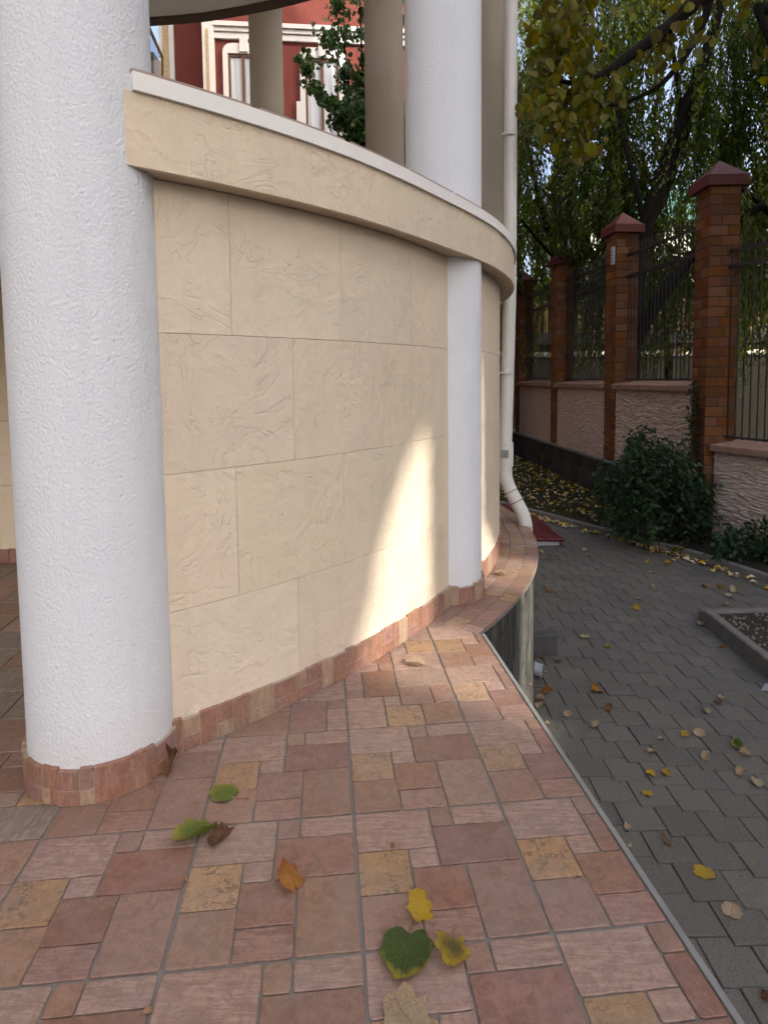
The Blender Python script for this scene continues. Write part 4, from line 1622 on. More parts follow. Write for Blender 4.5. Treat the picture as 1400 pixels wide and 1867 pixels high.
# open wooden sash at the left end of the upper level
ws = thing('window_sash', 'small open gilt wooden window sash beside the first column, upper level', 'window', (0, 0, 0))
q0, q1, q2 = at_y(272, 50, 8.9), at_y(296, 104, 8.7), at_y(293, 128, 8.75)
MB().tube([q0 + (q0 - q1) * 0.6, q1], 0.022, 6).obj('sash_bar', MAT['gold'], ws)
MB().tube([q1, q2 - Vector((0, 0, 0.6))], 0.016, 6).obj('stay', MAT['gold'], ws)
m = MB()
s0_ = q0 + (q0 - q1) * 0.6
m.add([s0_, q1, q1 + Vector((-0.5, 0.25, 0.0)), s0_ + Vector((-0.5, 0.25, 0.0)), s0_ + Vector((0, 0, .02)), q1 + Vector((0, 0, .02)), q1 + Vector((-0.5, 0.25, 0.02)), s0_ + Vector((-0.5, 0.25, 0.02))],
      [(3, 2, 1, 0), (4, 5, 6, 7), (0, 1, 5, 4), (1, 2, 6, 5), (2, 3, 7, 6), (3, 0, 4, 7)])
m.obj('pane', MAT['glass'], ws)

# ------------------------------------------------------------------ tall neighbour behind the viewer: unseen, added to shade the courtyard, openings shaped to the sun patches
NQ = 18.0
NANG = R(SUN_AZ)
AX = Vector((math.cos(NANG), math.sin(NANG)))       # towards the sun
PX_ = Vector((-math.sin(NANG), math.cos(NANG)))      # along the facade


def npt(p, q, z):
    w_ = AX * q + PX_ * p
    return (w_.x, w_.y, z)


nb = thing('shade_block', 'tall unseen plastered block added behind the viewer to shade the courtyard', 'building', (0, 0, 0))
TE = math.tan(R(SUN_EL))


def nwall(poly, name='wall', q0=NQ, th=0.25):
    m = MB()
    m.loft([[npt(p, q0, z) for p, z in poly], [npt(p, q0 + th, z + th * TE) for p, z in poly]])
    return m.obj(name, MAT['shade_block_wall'], nb)


def HQ(z, q):
    return z + (NQ - q) * TE


DH = (NQ - 12.0) * TE
TOP = 27.0 + DH
nwall([(-9, PZ), (2.14, PZ), (2.14, TOP), (-9, TOP)])
nwall([(2.14, PZ), (2.79, PZ), (2.79, 5.6 + DH), (2.14, 5.6 + DH)], 'parapet')
hb = HQ(0, -1.64)
nwall([(2.14, hb + 0.05), (2.24, hb + 0.25), (2.33, hb + 0.50), (2.46, hb + 0.73), (2.60, hb + 0.93), (2.70, hb + 1.00), (2.79, hb + 1.02), (2.79, TOP), (2.14, TOP)], 'sun_opening_top')  # slanted top gives the sun patch on the wall its outline
nwall([(2.79, PZ), (3.52, PZ), (3.52, TOP), (2.79, TOP)], 'pier')
nwall([(3.52, PZ), (4.12, PZ), (4.12, 6.0 + DH), (3.52, 6.0 + DH)], 'parapet')
nwall([(3.52, hb + 1.5), (3.575, hb + 1.4), (3.60, hb + 0.40), (3.95, hb + 0.2), (4.12, hb + 0.08), (4.12, TOP), (3.52, TOP)], 'sun_opening_top')  # stepped top shapes the narrow sun streak beyond the second column
nwall([(4.12, PZ), (9.2, PZ), (9.2, TOP), (4.12, TOP)])
nwall([(9.2, PZ), (11.1, PZ), (11.1, 25.0 + DH), (9.2, 25.6 + DH)])
nwall([(11.1, PZ), (12.7, PZ), (12.7, 19.5 + DH), (11.1, 25.0 + DH)])  # slope set for the diagonal shadow edge on the red house
nwall([(12.7, PZ), (26, PZ), (26, 17.5 + DH), (13.2, 17.5 + DH), (12.7, 19.5 + DH)])

cs_, ds_, ss_ = [], [], []
for p0_, p1_, n_c in ((2.05, 2.85, 2100), (3.45, 4.2, 1700)):
    for _ in range(n_c):
        cs_.append(npt(random.uniform(p0_, p1_), NQ + 0.45 + random.random() * .2, random.uniform(5.6, 9.0) + DH))
        ds_.append((random.gauss(0, .6), random.gauss(0, .6), -1))
        ss_.append(random.uniform(.03, .055))
leaf_mesh('sun_filter_leaves', cs_, ds_, ss_, .7, MAT['linden'], parent=nb)  # unseen leaves added across the openings to thin and soften the sun patches

# ------------------------------------------------------------------ trees
def limb(pts, r0, r1, n=7, parent=None, name='limb', mat='bark'):
    pts = [Vector(p) for p in pts]
    # smooth by one Chaikin pass
    for _ in range(2):
        q = [pts[0]]
        for a, b in zip(pts, pts[1:]):
            q += [a.lerp(b, .25), a.lerp(b, .75)]
        q.append(pts[-1])
        pts = q
    rad = [r0 + (r1 - r0) * i / (len(pts) - 1) for i in range(len(pts))]
    return pts, rad


def willow(name, label, base, limbs, strands, zone, mat, leaf=(0.09, 0.16), group='trees beyond the fence', W=0.42, dens=27):
    """weeping tree: limbs given as point lists, then hanging strands of narrow leaves"""
    t_ = thing(name, label, 'tree', base, 0, group)
    B = Vector(base)
    tr = MB()
    for pts, r0, r1 in limbs:
        p_, r_ = limb(pts, r0, r1)
        tr.tube([q - B for q in p_], r_, 8)
    cs, ds, ss = [], [], []
    (x0, x1), (y0, y1), (z0, z1), (l0, l1) = zone
    hubx = None
    for si in range(strands):
        if si % 9 == 0:
            hubx = (random.uniform(x0, x1), random.uniform(y0, y1), z0 + (z1 - z0) * random.random() ** 0.8, random.gauss(0, .22), random.gauss(0, .22))
        x, y = hubx[0] + random.gauss(0, .26), hubx[1] + random.gauss(0, .26)
        z = hubx[2] + random.gauss(0, .25)
        L_ = random.uniform(l0, l1)
        dx, dy = hubx[3] + random.gauss(0, 0.12), hubx[4] + random.gauss(0, 0.12)
        n_ = int(L_ * dens)
        pts = []
        for k in range(n_):
            t2 = k / n_
            px_ = x + dx * L_ * t2 * (1.6 - t2) + random.gauss(0, 0.05)
            py_ = y + dy * L_ * t2 * (1.6 - t2) + random.gauss(0, 0.05)
            pz_ = z - L_ * t2 ** 1.15
            if pz_ < 1.2 + 0.6 * math.sin(x * 3.1 + y):
                break
            if noise.noise((px_ * 0.62 + 3.1, py_ * 0.12, pz_ * 0.5)) < -0.24:
                continue
            cs.append((px_, py_, pz_))
            ds.append((random.gauss(0, 0.45) + dx, random.gauss(0, 0.45) + dy, -1.0))
            ss.append(random.uniform(*leaf))
            if k % 9 == 0:
                pts.append(Vector((px_, py_, pz_)) - B)
        if len(pts) > 2:
            tr.tube(pts, 0.006, 3, caps=False)
    tr.obj('trunk', MAT['bark'], t_, smooth=True)
    leaf_mesh('crown', np.array(cs) - np.array(base), ds, ss, W, mat, parent=t_)
    return t_


def pxp(px, py, y):
    return at_y(px, py, y)


random.seed(21)
# leaning trunk behind the first and second pillars
Y = 13.2
willow('weeping_tree', 'weeping tree with a dark leaning forked trunk behind the first two pillars', (5.0, Y, PZ),
       [([pxp(1150, 690, Y), pxp(1158, 520, Y), pxp(1176, 410, Y), pxp(1208, 322, Y), pxp(1242, 208, Y), pxp(1286, 111, Y), pxp(1330, -60, Y)], 0.20, 0.09),
        ([pxp(1170, 430, Y), pxp(1215, 350, Y), pxp(1235, 285, Y + .3), pxp(1262, 210, Y + .5), pxp(1268, 120, Y + .6)], 0.11, 0.05),
        ([pxp(1150, 640, Y), pxp(1200, 545, Y - .3), pxp(1255, 470, Y - .4), pxp(1330, 405, Y - .5), pxp(1420, 360, Y - .6)], 0.15, 0.08),
        ([pxp(1176, 410, Y), pxp(1150, 300, Y), pxp(1120, 180, Y + .4), pxp(1085, 60, Y + .5)], 0.07, 0.03),
        ([pxp(1242, 208, Y), pxp(1230, 100, Y), pxp(1200, -20, Y)], 0.06, 0.03)],
       860, ((4.4, 10.0), (12.9, 16.0), (3.6, 11.0), (1.0, 3.2)), MAT['willow'])
Y = 17.0
willow('weeping_tree', 'weeping tree hanging over the third pillar', (4.9, Y, PZ),
       [([(5.0, Y, PZ), (5.05, Y, 2.0), pxp(1040, 560, Y), pxp(1020, 480, Y - .5), pxp(985, 380, Y - .8), pxp(960, 250, Y - 1)], 0.17, 0.04),
        ([pxp(1040, 560, Y), pxp(1060, 460, Y), pxp(1100, 330, Y), pxp(1130, 200, Y), pxp(1150, 50, Y)], 0.12, 0.04),
        ([pxp(1020, 480, Y - .5), pxp(1000, 460, Y - 1.2), pxp(975, 430, Y - 1.6), pxp(950, 400, Y - 2)], 0.05, 0.02)],
       560, ((3.0, 6.6), (14.0, 18.6), (3.6, 11.5), (1.2, 3.6)), MAT['willow2'])
Y = 20.0
willow('weeping_tree', 'farther weeping tree whose crown fills the gap right of the downpipe', (3.9, Y, PZ),
       [([(4.0, Y, PZ), (4.1, Y, 3.0), (4.0, Y, 6.0), (4.6, Y - .5, 9.5), (5.5, Y - .6, 13)], 0.2, 0.06),
        ([(4.1, Y, 3.5), (3.5, Y - .4, 6.0), (3.2, Y - .6, 9.0)], 0.1, 0.04)],
       330, ((2.6, 6.0), (18.5, 20.8), (4.0, 13.5), (1.5, 4.0)), MAT['willow'], leaf=(0.13, 0.2))
Y = 14.5
willow('weeping_tree', 'weeping tree at the upper right behind the nearest pillar', (10.3, Y, PZ),
       [([(10.6, Y, PZ), (10.3, Y, 2.5), (9.6, Y - .2, 5.0), (8.9, Y - .4, 8.0), (8.3, Y - .5, 11)], 0.24, 0.07),
        ([(10.3, Y, 2.5), (9.0, Y - .8, 4.2), (7.8, Y - 1.4, 5.0), (7.0, Y - 1.8, 5.2)], 0.1, 0.03)],
       560, ((6.9, 11.5), (11.4, 15.5), (3.2, 11), (1.0, 3.0)), MAT['willow2'])
Y = 17.5
willow('weeping_tree', 'low dark weeping tree just behind the bars between first and second pillar', (8.2, Y, PZ),
       [([(8.2, Y, PZ), (8.1, Y, 2.0), (7.8, Y, 4.0), (7.2, Y, 6.0)], 0.13, 0.04)],
       330, ((5.4, 11.0), (16.0, 18.5), (3.4, 7.0), (1.0, 3.0)), MAT['willow2'])


# broad-leaved tree at the right, its yellowing branch reaches into the picture
def heart_cloud(pts, n, spread, size, droop=0.8):
    cs, ds, ss = [], [], []
    for _ in range(n):
        p = random.choice(pts)
        cs.append((p.x + random.gauss(0, spread), p.y + random.gauss(0, spread), p.z + random.gauss(-spread * 0.5, spread * 0.9)))
        ds.append((random.gauss(0, .5), random.gauss(0, .5), -droop))
        ss.append(random.uniform(*size))
    return cs, ds, ss


random.seed(5)
lt = thing('linden_tree', 'yellowing broad-leaved tree whose branch hangs in at the top right', 'tree', (8.2, 5.2, PZ))
B = Vector((8.2, 5.2, PZ))
YN = 5.6
lA = [Vector((8.2, 5.2, PZ)), Vector((8.1, 5.25, 2.5)), Vector((7.4, 5.3, 5.0)), Vector((5.4, 5.5, 5.6)), pxp(1400, -85, YN), pxp(1265, 3, YN), pxp(1225, 44, YN), pxp(1185, 74, YN), pxp(1138, 107, YN), pxp(1104, 134, YN), pxp(1062, 150, YN), pxp(1040, 152, YN), pxp(1005, 140, YN)]
lB = [Vector((5.4, 5.5, 5.6)), pxp(1330, -90, YN + .4), pxp(1292, 0, YN + .4), pxp(1286, 34, YN + .4), pxp(1255, 94, YN + .4), pxp(1225, 134, YN + .4), pxp(1192, 164, YN + .4), pxp(1138, 188, YN + .4), pxp(1088, 195, YN + .4), pxp(1050, 220, YN + .4)]
tr = MB()
for pts, r0, r1 in ((lA[:4], .2, .12), (lA[3:], .085, .012), (lB, .05, .008), ([lA[2], Vector((6.9, 6.2, 6.8)), Vector((6.0, 7.0, 8.0))], .1, .03), ([lA[2], Vector((7.8, 4.6, 7.0)), Vector((8.0, 4.0, 8.5))], .1, .03),
                    ([pxp(1440, -60, 6.3), pxp(1398, 30, 6.2), pxp(1375, 0, 6.2), pxp(1405, 75, 6.1), pxp(1430, 120, 6.1)], .05, .03)):
    p_, r_ = limb(pts, r0, r1)
    tr.tube([q - B for q in p_], r_, 8)
# twigs carrying the visible leaves
tw = []
for k in range(46):
    i = random.randrange(5, len(lA) - 1)
    a = lA[i].lerp(lA[i + 1], random.random())
    if random.random() < 0.8:
        a = pxp(random.uniform(985, 1080), random.uniform(-60, 190), YN + random.uniform(-.4, .6))
    e = a + Vector((random.gauss(-.05, .1), random.gauss(0, .12), -random.uniform(.15, .55)))
    tr.tube([a - B, a.lerp(e, .5) - B + Vector((random.gauss(0, .02), 0, 0)), e - B], .004, 4)
    tw += [a.lerp(e, s_) for s_ in (0, .25, .5, .75, 1)]
tr.obj('trunk', MAT['bark'], lt, smooth=True)


def heart_leaves(name, C, D, S, mat, parent, base):
    """rounder leaves of eight corners"""
    sh = np.array([(0, -.5), (.3, -.42), (.46, -.1), (.34, .22), (0, .56), (-.34, .22), (-.46, -.1), (-.3, -.42)])
    C, D, S = np.array(C), np.array(D), np.array(S)
    N = len(C)
    D = D / np.linalg.norm(D, axis=1, keepdims=True)
    A = rng.normal(size=(N, 3))
    Sd = np.cross(D, A); Sd /= np.linalg.norm(Sd, axis=1, keepdims=True)
    Nn = np.cross(Sd, D)
    V = C[:, None, :] + (Sd[:, None, :] * sh[None, :, :1] + D[:, None, :] * sh[None, :, 1:]) * S[:, None, None]
    V = V + Nn[:, None, :] * (np.abs(sh[None, :, :1]) * 0.35 - sh[None, :, 1:] ** 2 * 0.3) * S[:, None, None]
    V = V - np.array(base)[None, None, :]
    me = bpy.data.meshes.new(name)
    me.vertices.add(N * 8)
    me.vertices.foreach_set('co', V.reshape(-1))
    tri = np.array([0, 1, 4, 1, 2, 4, 2, 3, 4, 0, 4, 7, 4, 6, 7, 4, 5, 6])
    idx = np.arange(N)[:, None] * 8 + tri[None, :]
    me.loops.add(N * 18)
    me.loops.foreach_set('vertex_index', idx.reshape(-1).astype(np.int32))
    me.polygons.add(N * 6)
    me.polygons.foreach_set('loop_start', np.arange(0, N * 18, 3).astype(np.int32))
    me.polygons.foreach_set('loop_total', np.full(N * 6, 3, np.int32))
    me.update(calc_edges=True)
    me.materials.append(mat)
    return link(name, me, None, parent)


c1 = heart_cloud(tw, 620, 0.075, (0.07, 0.115))
# crown above and beside the frame
hub = [Vector((random.gauss(6.3, 1.5), random.gauss(6.6, 1.5), random.uniform(5.9, 8.6))) for _ in range(260)]
hub = [h for h in hub if h.y > 3.5 and (proj(h) is None or proj(h)[1] < -40 or proj(h)[0] > 1430)]
c2 = heart_cloud(hub, 9000, 0.35, (0.10, 0.15))
heart_leaves('crown', c1[0] + c2[0], c1[1] + c2[1], c1[2] + c2[2], MAT['linden'], lt, B)

# little pear-like tree between the pavilion and the red house
random.seed(9)
YT = 11.6
pt = thing('garden_tree', 'small leafy tree with heart-shaped leaves in front of the red house', 'tree', (0.05, YT, PZ))
B = Vector((0.05, YT, PZ))
tr = MB()
tw = []
mains = [[Vector((0.05, YT, PZ)), pxp(672, 400, YT), pxp(668, 260, YT), pxp(660, 120, YT), pxp(655, -40, YT)],
         [pxp(668, 260, YT), pxp(640, 190, YT), pxp(628, 90, YT), pxp(625, 0, YT)],
         [pxp(668, 270, YT), pxp(620, 195, YT - .3), pxp(585, 160, YT - .4), pxp(552, 122, YT - .5)],
         [pxp(672, 300, YT), pxp(640, 235, YT - .2), pxp(612, 190, YT - .2)],
         [pxp(660, 150, YT), pxp(690, 80, YT), pxp(720, 0, YT)], [pxp(640, 190, YT), pxp(612, 95, YT), pxp(605, 66, YT)]]
for k, pts in enumerate(mains):
    p_, r_ = limb(pts, .07 if k == 0 else .02, .006)
    tr.tube([q - B for q in p_], r_, 7)
    for q in p_[3 if k else 8:]:
        for _ in range(2):
            e = q + Vector((random.gauss(0, .16 if k != 2 else .05), random.gauss(0, .2), random.gauss(-.02, .12)))
            tr.tube([q - B, e - B], .004, 3)
            tw += [q.lerp(e, .4), e, q.lerp(e, .8)]
tr.obj('trunk', MAT['bark'], pt, smooth=True)
c1 = heart_cloud(tw, 1900, 0.055, (0.07, 0.11), 0.5)
dense = [pxp(random.uniform(632, 745), random.uniform(150, 420), YT + random.uniform(-.3, .8)) for _ in range(120)]
c2 = heart_cloud(dense, 2300, 0.11, (0.08, 0.12), 0.5)
heart_leaves('crown', c1[0] + c2[0], c1[1] + c2[1], c1[2] + c2[2], MAT['pear'], pt, B)

# bush in front of the first pillar, ivy on the pillar, low plants
def bush(name, label, base, blobs, n, size, mat, stems=14, cat='bush', W=0.5):
    t_ = thing(name, label, cat, base)
    B = Vector(base)
    st_ = MB()
    cs, ds, ss = [], [], []
    for k in range(stems):
        bx = random.choice(blobs)
        tip = Vector(bx[0]) + Vector((random.gauss(0, bx[1] * .6), random.gauss(0, bx[1] * .6), random.gauss(0, bx[2] * .6)))
        a = B + Vector((random.gauss(0, .12), random.gauss(0, .12), 0))
        st_.tube([a - B, a.lerp(tip, .5) - B + Vector((random.gauss(0, .06), random.gauss(0, .06), .06)), tip - B], [.009, .006, .003], 5)
    st_.obj('stem', MAT['bark'], t_, smooth=True)
    tot = sum(b[3] for b in blobs)
    for c, rx, rz_, wgt in blobs:
        for _ in range(int(n * wgt / tot)):
            v = rng.normal(size=3)
            v = v / np.linalg.norm(v) * (0.35 + 0.75 * random.random() ** 0.6 + (0.35 * random.random() if random.random() < .12 else 0))
            q = (c[0] + v[0] * rx + random.gauss(0, .03), c[1] + v[1] * rx + random.gauss(0, .03), max(PZ + .1, c[2] + v[2] * rz_ + random.gauss(0, .04)))
            cs.append(q)
            ds.append((v[0] + random.gauss(0, .6), v[1] + random.gauss(0, .6), -0.4 + random.gauss(0, .5)))
            ss.append(random.uniform(*size))
    leaf_mesh('foliage', np.array(cs) - np.array(base), ds, ss, W, mat, parent=t_)
    return t_


random.seed(33)
bc = at_z(1190, 985, PZ)
by = 8.75
bl = []
for px, py, r_, rz_, w_ in ((1150, 940, .42, .40, 1.2), (1215, 930, .5, .5, 1.6), (1255, 900, .32, .42, 1), (1175, 860, .36, .32, 1), (1120, 900, .3, .3, .7), (1220, 855, .3, .3, .8), (1160, 812, .14, .2, .25), (1200, 820, .2, .18, .35), (1272, 940, .28, .33, .8), (1105, 870, .16, .2, .25), (1180, 790, .08, .14, .08)):
    q = pxp(px, py, by + random.uniform(-.25, .25))
    bl.append(((q.x, q.y, q.z), r_, rz_, w_))
for _ in range(16):
    px, py = random.uniform(1090, 1290), random.uniform(815, 960)
    q = pxp(px, py, by + random.uniform(-.3, .3))
    bl.append(((q.x, q.y, q.z), random.uniform(.07, .16), random.uniform(.14, .28), .16))
bush('shrub', 'dense dark green shrub in the bed before the nearest brick pillar', (bc.x + .3, by, PZ + .06), bl, 5600, (0.04, 0.12), MAT['shrub'], 34)
iv = [((FP[0].x - .27, FP[0].y - .1 + .1, z), .10, .2, 1) for z in (-.2, .1, .4, .7, 1.0)]
bush('ivy', 'ivy climbing the foot of the nearest brick pillar', (FP[0].x - .3, FP[0].y - .25, PZ + .06), iv, 420, (0.035, 0.065), MAT['shrub'], 6, 'ivy', 0.8)
lp = []
for px, py, r_ in ((1345, 985, .2), (1385, 975, .24), (1395, 1010, .2), (1325, 1000, .16), (1420, 985, .25)):
    q = pxp(px, py, 7.75)
    lp.append(((q.x, q.y, q.z), r_, .18, 1))
bush('low_plant', 'low leafy plants below the nearest fence bay at the right edge', (5.0, 7.75, PZ + .06), lp, 900, (0.05, 0.10), MAT['shrub'], 10, 'plant', 0.6)
random.seed(41)
for px, py, lab in ((1188, 975, 'single pale green broad leaf plant at the foot of the shrub'), (1236, 1000, 'yellow-green broad leaf plant at the kerb below the shrub')):
    q = pxp(px, py, by - .55)
    bush('weed', lab, (q.x, q.y, PZ + .08), [((q.x, q.y, q.z), .05, .07, 1)], 9, (0.10, 0.16), MAT['linden'] if px > 1200 else MAT['pear'], 3, 'plant', 0.55)

# more greenery far off so that gaps show leaves or sky, sunlit hedge beyond
random.seed(77)
fh = []
for k in range(11):
    fh.append(((8 + k * 2.6, 27 + random.uniform(-1, 1), random.uniform(1.0, 2.6)), 1.7, 2.0, 1))
bush('far_hedge', 'golden green hedge and shrubs far behind the garden wall', (20, 27, PZ), fh, 9000, (0.18, 0.34), MAT['linden'], 12, 'hedge')

# ------------------------------------------------------------------ fallen leaves
LM = {
    'green': m_big_leaf('green_fallen_leaf', (0.07, 0.13, 0.012), (0.45, 0.37, 0.03), (0.14, 0.17, 0.04), .75, 1.02, .15),
    'green2': m_big_leaf('yellow_green_fallen_leaf', (0.19, 0.26, 0.03), (0.40, 0.36, 0.05), (0.3, 0.3, 0.1), .6, 1.0, .2),
    'mixed': m_big_leaf('olive_yellow_fallen_leaf', (0.17, 0.13, 0.025), (0.66, 0.45, 0.03), (0.42, 0.30, 0.06), .25, .85, .6),
    'yellow': m_big_leaf('yellow_fallen_leaf', (0.68, 0.45, 0.03), (0.62, 0.38, 0.02), (0.6, 0.45, 0.1), .5, 1.0, .2),
    'orange': m_big_leaf('orange_fallen_leaf', (0.60, 0.25, 0.04), (0.42, 0.14, 0.02), (0.5, 0.26, 0.08), .5, 1.0, .3),
    'brown': m_big_leaf('brown_fallen_leaf', (0.30, 0.15, 0.06), (0.14, 0.06, 0.025), (0.36, 0.22, 0.1), .4, 1.0, .4),
    'beige': m_big_leaf('beige_fallen_leaf', (0.66, 0.49, 0.32), (0.6, 0.42, 0.25), (0.38, 0.26, 0.15), .5, 1.0, .15),
    'pale': m_big_leaf('pale_fallen_leaf', (0.68, 0.58, 0.36), (0.6, 0.49, 0.27), (0.45, 0.36, 0.2), .5, 1.0, .15),
}


def fallen_leaf(pos, size, key, yaw, label=None, group=None, curl=0.25, fold=0.3, stem=True, tilt=(0, 0), seed=0, aspect=0.9, rings=5, seg=22, tatter=0.05, roll=0.0, name='fallen_leaf'):
    """heart-shaped blade in unit coordinates (tip at +y), bent and scaled; its stalk is a child"""
    rr = random.Random(seed)
    ph = [rr.uniform(0, 6.28) for _ in range(6)]
    vs2, fs2 = [(0, 0, 0)], []
    zmin = 1e9

    def shape(x, y):
        z = fold * abs(x) ** 1.3 * 0.9 + curl * (y * y) * 0.5 + curl * 0.35 * math.sin(3 * x + ph[0]) * math.sin(2.6 * y + ph[1]) + 0.05 * math.sin(9 * x + ph[2]) * math.sin(8 * y + ph[3]) * math.hypot(x, y)
        if roll:
            # rolled up along the midrib
            s_ = x * roll
            x2 = math.sin(s_) / roll
            z += (1 - math.cos(s_)) / roll
            x = x2
        return x, y, z
    pts = []
    for r_ in range(1, rings + 1):
        for k in range(seg):
            a = 2 * math.pi * k / seg
            # heart outline: notch at the stalk (-y), tip at +y
            ca, sa = math.cos(a), math.sin(a)
            rad = 0.86 + 0.13 * sa - 0.34 * max(0, -sa) ** 10 + 0.16 * max(0, sa) ** 8
            rad *= 1 + tatter * math.sin(7 * a + ph[4]) + tatter * 0.7 * math.sin(13 * a + ph[5]) + 0.018 * (k % 2)
            f_ = r_ / rings
            pts.append(shape(ca * rad * f_ * aspect, sa * rad * f_))
    vs2 = [shape(0, 0)] + pts
    for k in range(seg):
        fs2.append((0, 1 + k, 1 + (k + 1) % seg))
    for r_ in range(rings - 1):
        for k in range(seg):
            a0 = 1 + r_ * seg + k
            a1 = 1 + r_ * seg + (k + 1) % seg
            fs2.append((a0, a0 + seg, a1 + seg, a1))
    m = MB()
    m.add(vs2, fs2)
    rot_ = Matrix.Rotation(yaw, 3, 'Z') @ Matrix.Rotation(tilt[0], 3, 'X') @ Matrix.Rotation(tilt[1], 3, 'Y')
    zmin = min((rot_ @ Vector(v)).z for v in m.v)
    s_ = size / 2
    o = m.obj(name, LM[key], None, smooth=True, loc=(pos.x, pos.y, pos.z - zmin * s_ + 0.0018), rot=rot_.to_euler())
    o.scale = (s_, s_, s_)
    if label:
        tag(o, label, 'leaf', group)
    if stem:
        b0 = Vector(shape(0, -0.5))
        sx = rr.uniform(-.25, .25)
        MB().tube([b0, Vector((sx * .3, -0.95, b0.z * .6)), Vector((sx, -1.5, max(zmin * 0 + 0.03, b0.z * .3)))], [.035, .026, .03], 6).obj('stalk', MAT['stem'], o, smooth=True)
    return o


TL = [  # on the tiles: px, py, width in px, colour, yaw, label, options
    (742, 1722, 116, 'green', 2.95, 'large dark green heart-shaped leaf with yellow rim on the tiles', dict(curl=.12, fold=.16, tilt=(.05, 0), aspect=.88)),
    (764, 1668, 58, 'yellow', 0.4, 'small curled yellow leaf touching the large dark green leaf on the tiles', dict(curl=.5, fold=.5, tilt=(.5, .2), tatter=.12)),
    (822, 1731, 78, 'mixed', 3.0, 'torn olive and yellow leaf right of the large dark green leaf', dict(curl=.45, fold=.4, tatter=.13, tilt=(.1, -.25))),
    (745, 1862, 104, 'beige', 0.5, 'dry beige curled leaf cut by the bottom edge of the picture', dict(curl=.5, fold=.35, tatter=.1)),
    (530, 1611, 58, 'orange', 0.75, 'crumpled orange leaf with long stalk on the tiles', dict(curl=.65, fold=.4, tatter=.13, tilt=(.3, .2))),
    (413, 1448, 56, 'green2', 1.15, 'small yellow-green leaf on the tiles nearest the white column', dict(curl=.15, fold=.12)),
    (366, 1521, 84, 'green2', 2.2, 'folded green leaf on the tiles beside a brown rolled leaf', dict(curl=.2, fold=.75, tilt=(.1, .35), tatter=.07)),
    (407, 1526, 52, 'brown', 2.6, 'rolled brown leaf lying against the folded green leaf', dict(curl=.2, roll=2.4, tatter=.1, aspect=.95)),
    (762, 1212, 36, 'beige', 1.2, 'tan curled leaf in the sunlit patch of the terrace', dict(curl=.4, roll=1.6, tatter=.08)),
    (306, 1404, 52, 'brown', -.4, 'crumpled brown leaf at the skirting of the front column', dict(curl=.9, roll=1.9, tatter=.16, tilt=(.7, .2))),
    (914, 1048, 19, 'beige', 1.3, 'small tan leaf on the narrow tiled ledge beyond the second column', dict(curl=.4, roll=1.5)),
]
for k, (px, py, w, key, yaw, lab, kw) in enumerate(TL):
    p = at_z(px, py + w * 0.06)
    sc = FPX / p.y
    fallen_leaf(p, w / sc * 1.12, key, yaw, lab, 'leaves fallen on the terrace tiles', seed=k + 3, **kw)
for k, (px, py, s_, where) in enumerate(((715, 1544, .010, 'between the orange leaf and the terrace edge'), (337, 1606, .009, 'in the joint below the folded green leaf'), (268, 1851, .010, 'at the bottom left in a tile joint'), (812, 1112, .012, 'at the foot of the second column'), (967, 1250, .007, 'on the terrace edge near the retaining wall'))):
    p = at_z(px, py)
    m = MB()
    m.loft([[(s_ * .6 * math.cos(q) * w, s_ * math.sin(q) * w, z * s_) for q in np.linspace(0, 5.6, 8)] for w, z in ((.4, 0.1), (1, .5), (.8, 1.0), (.2, 1.4))])
    tag(m.obj('bud_scale', LM['brown'], None, True, (p.x, p.y, 0.001), (0.3, 0.2, k * 1.1)), 'tiny brown bud scale ' + where, 'debris', 'bud scales on the tiles')

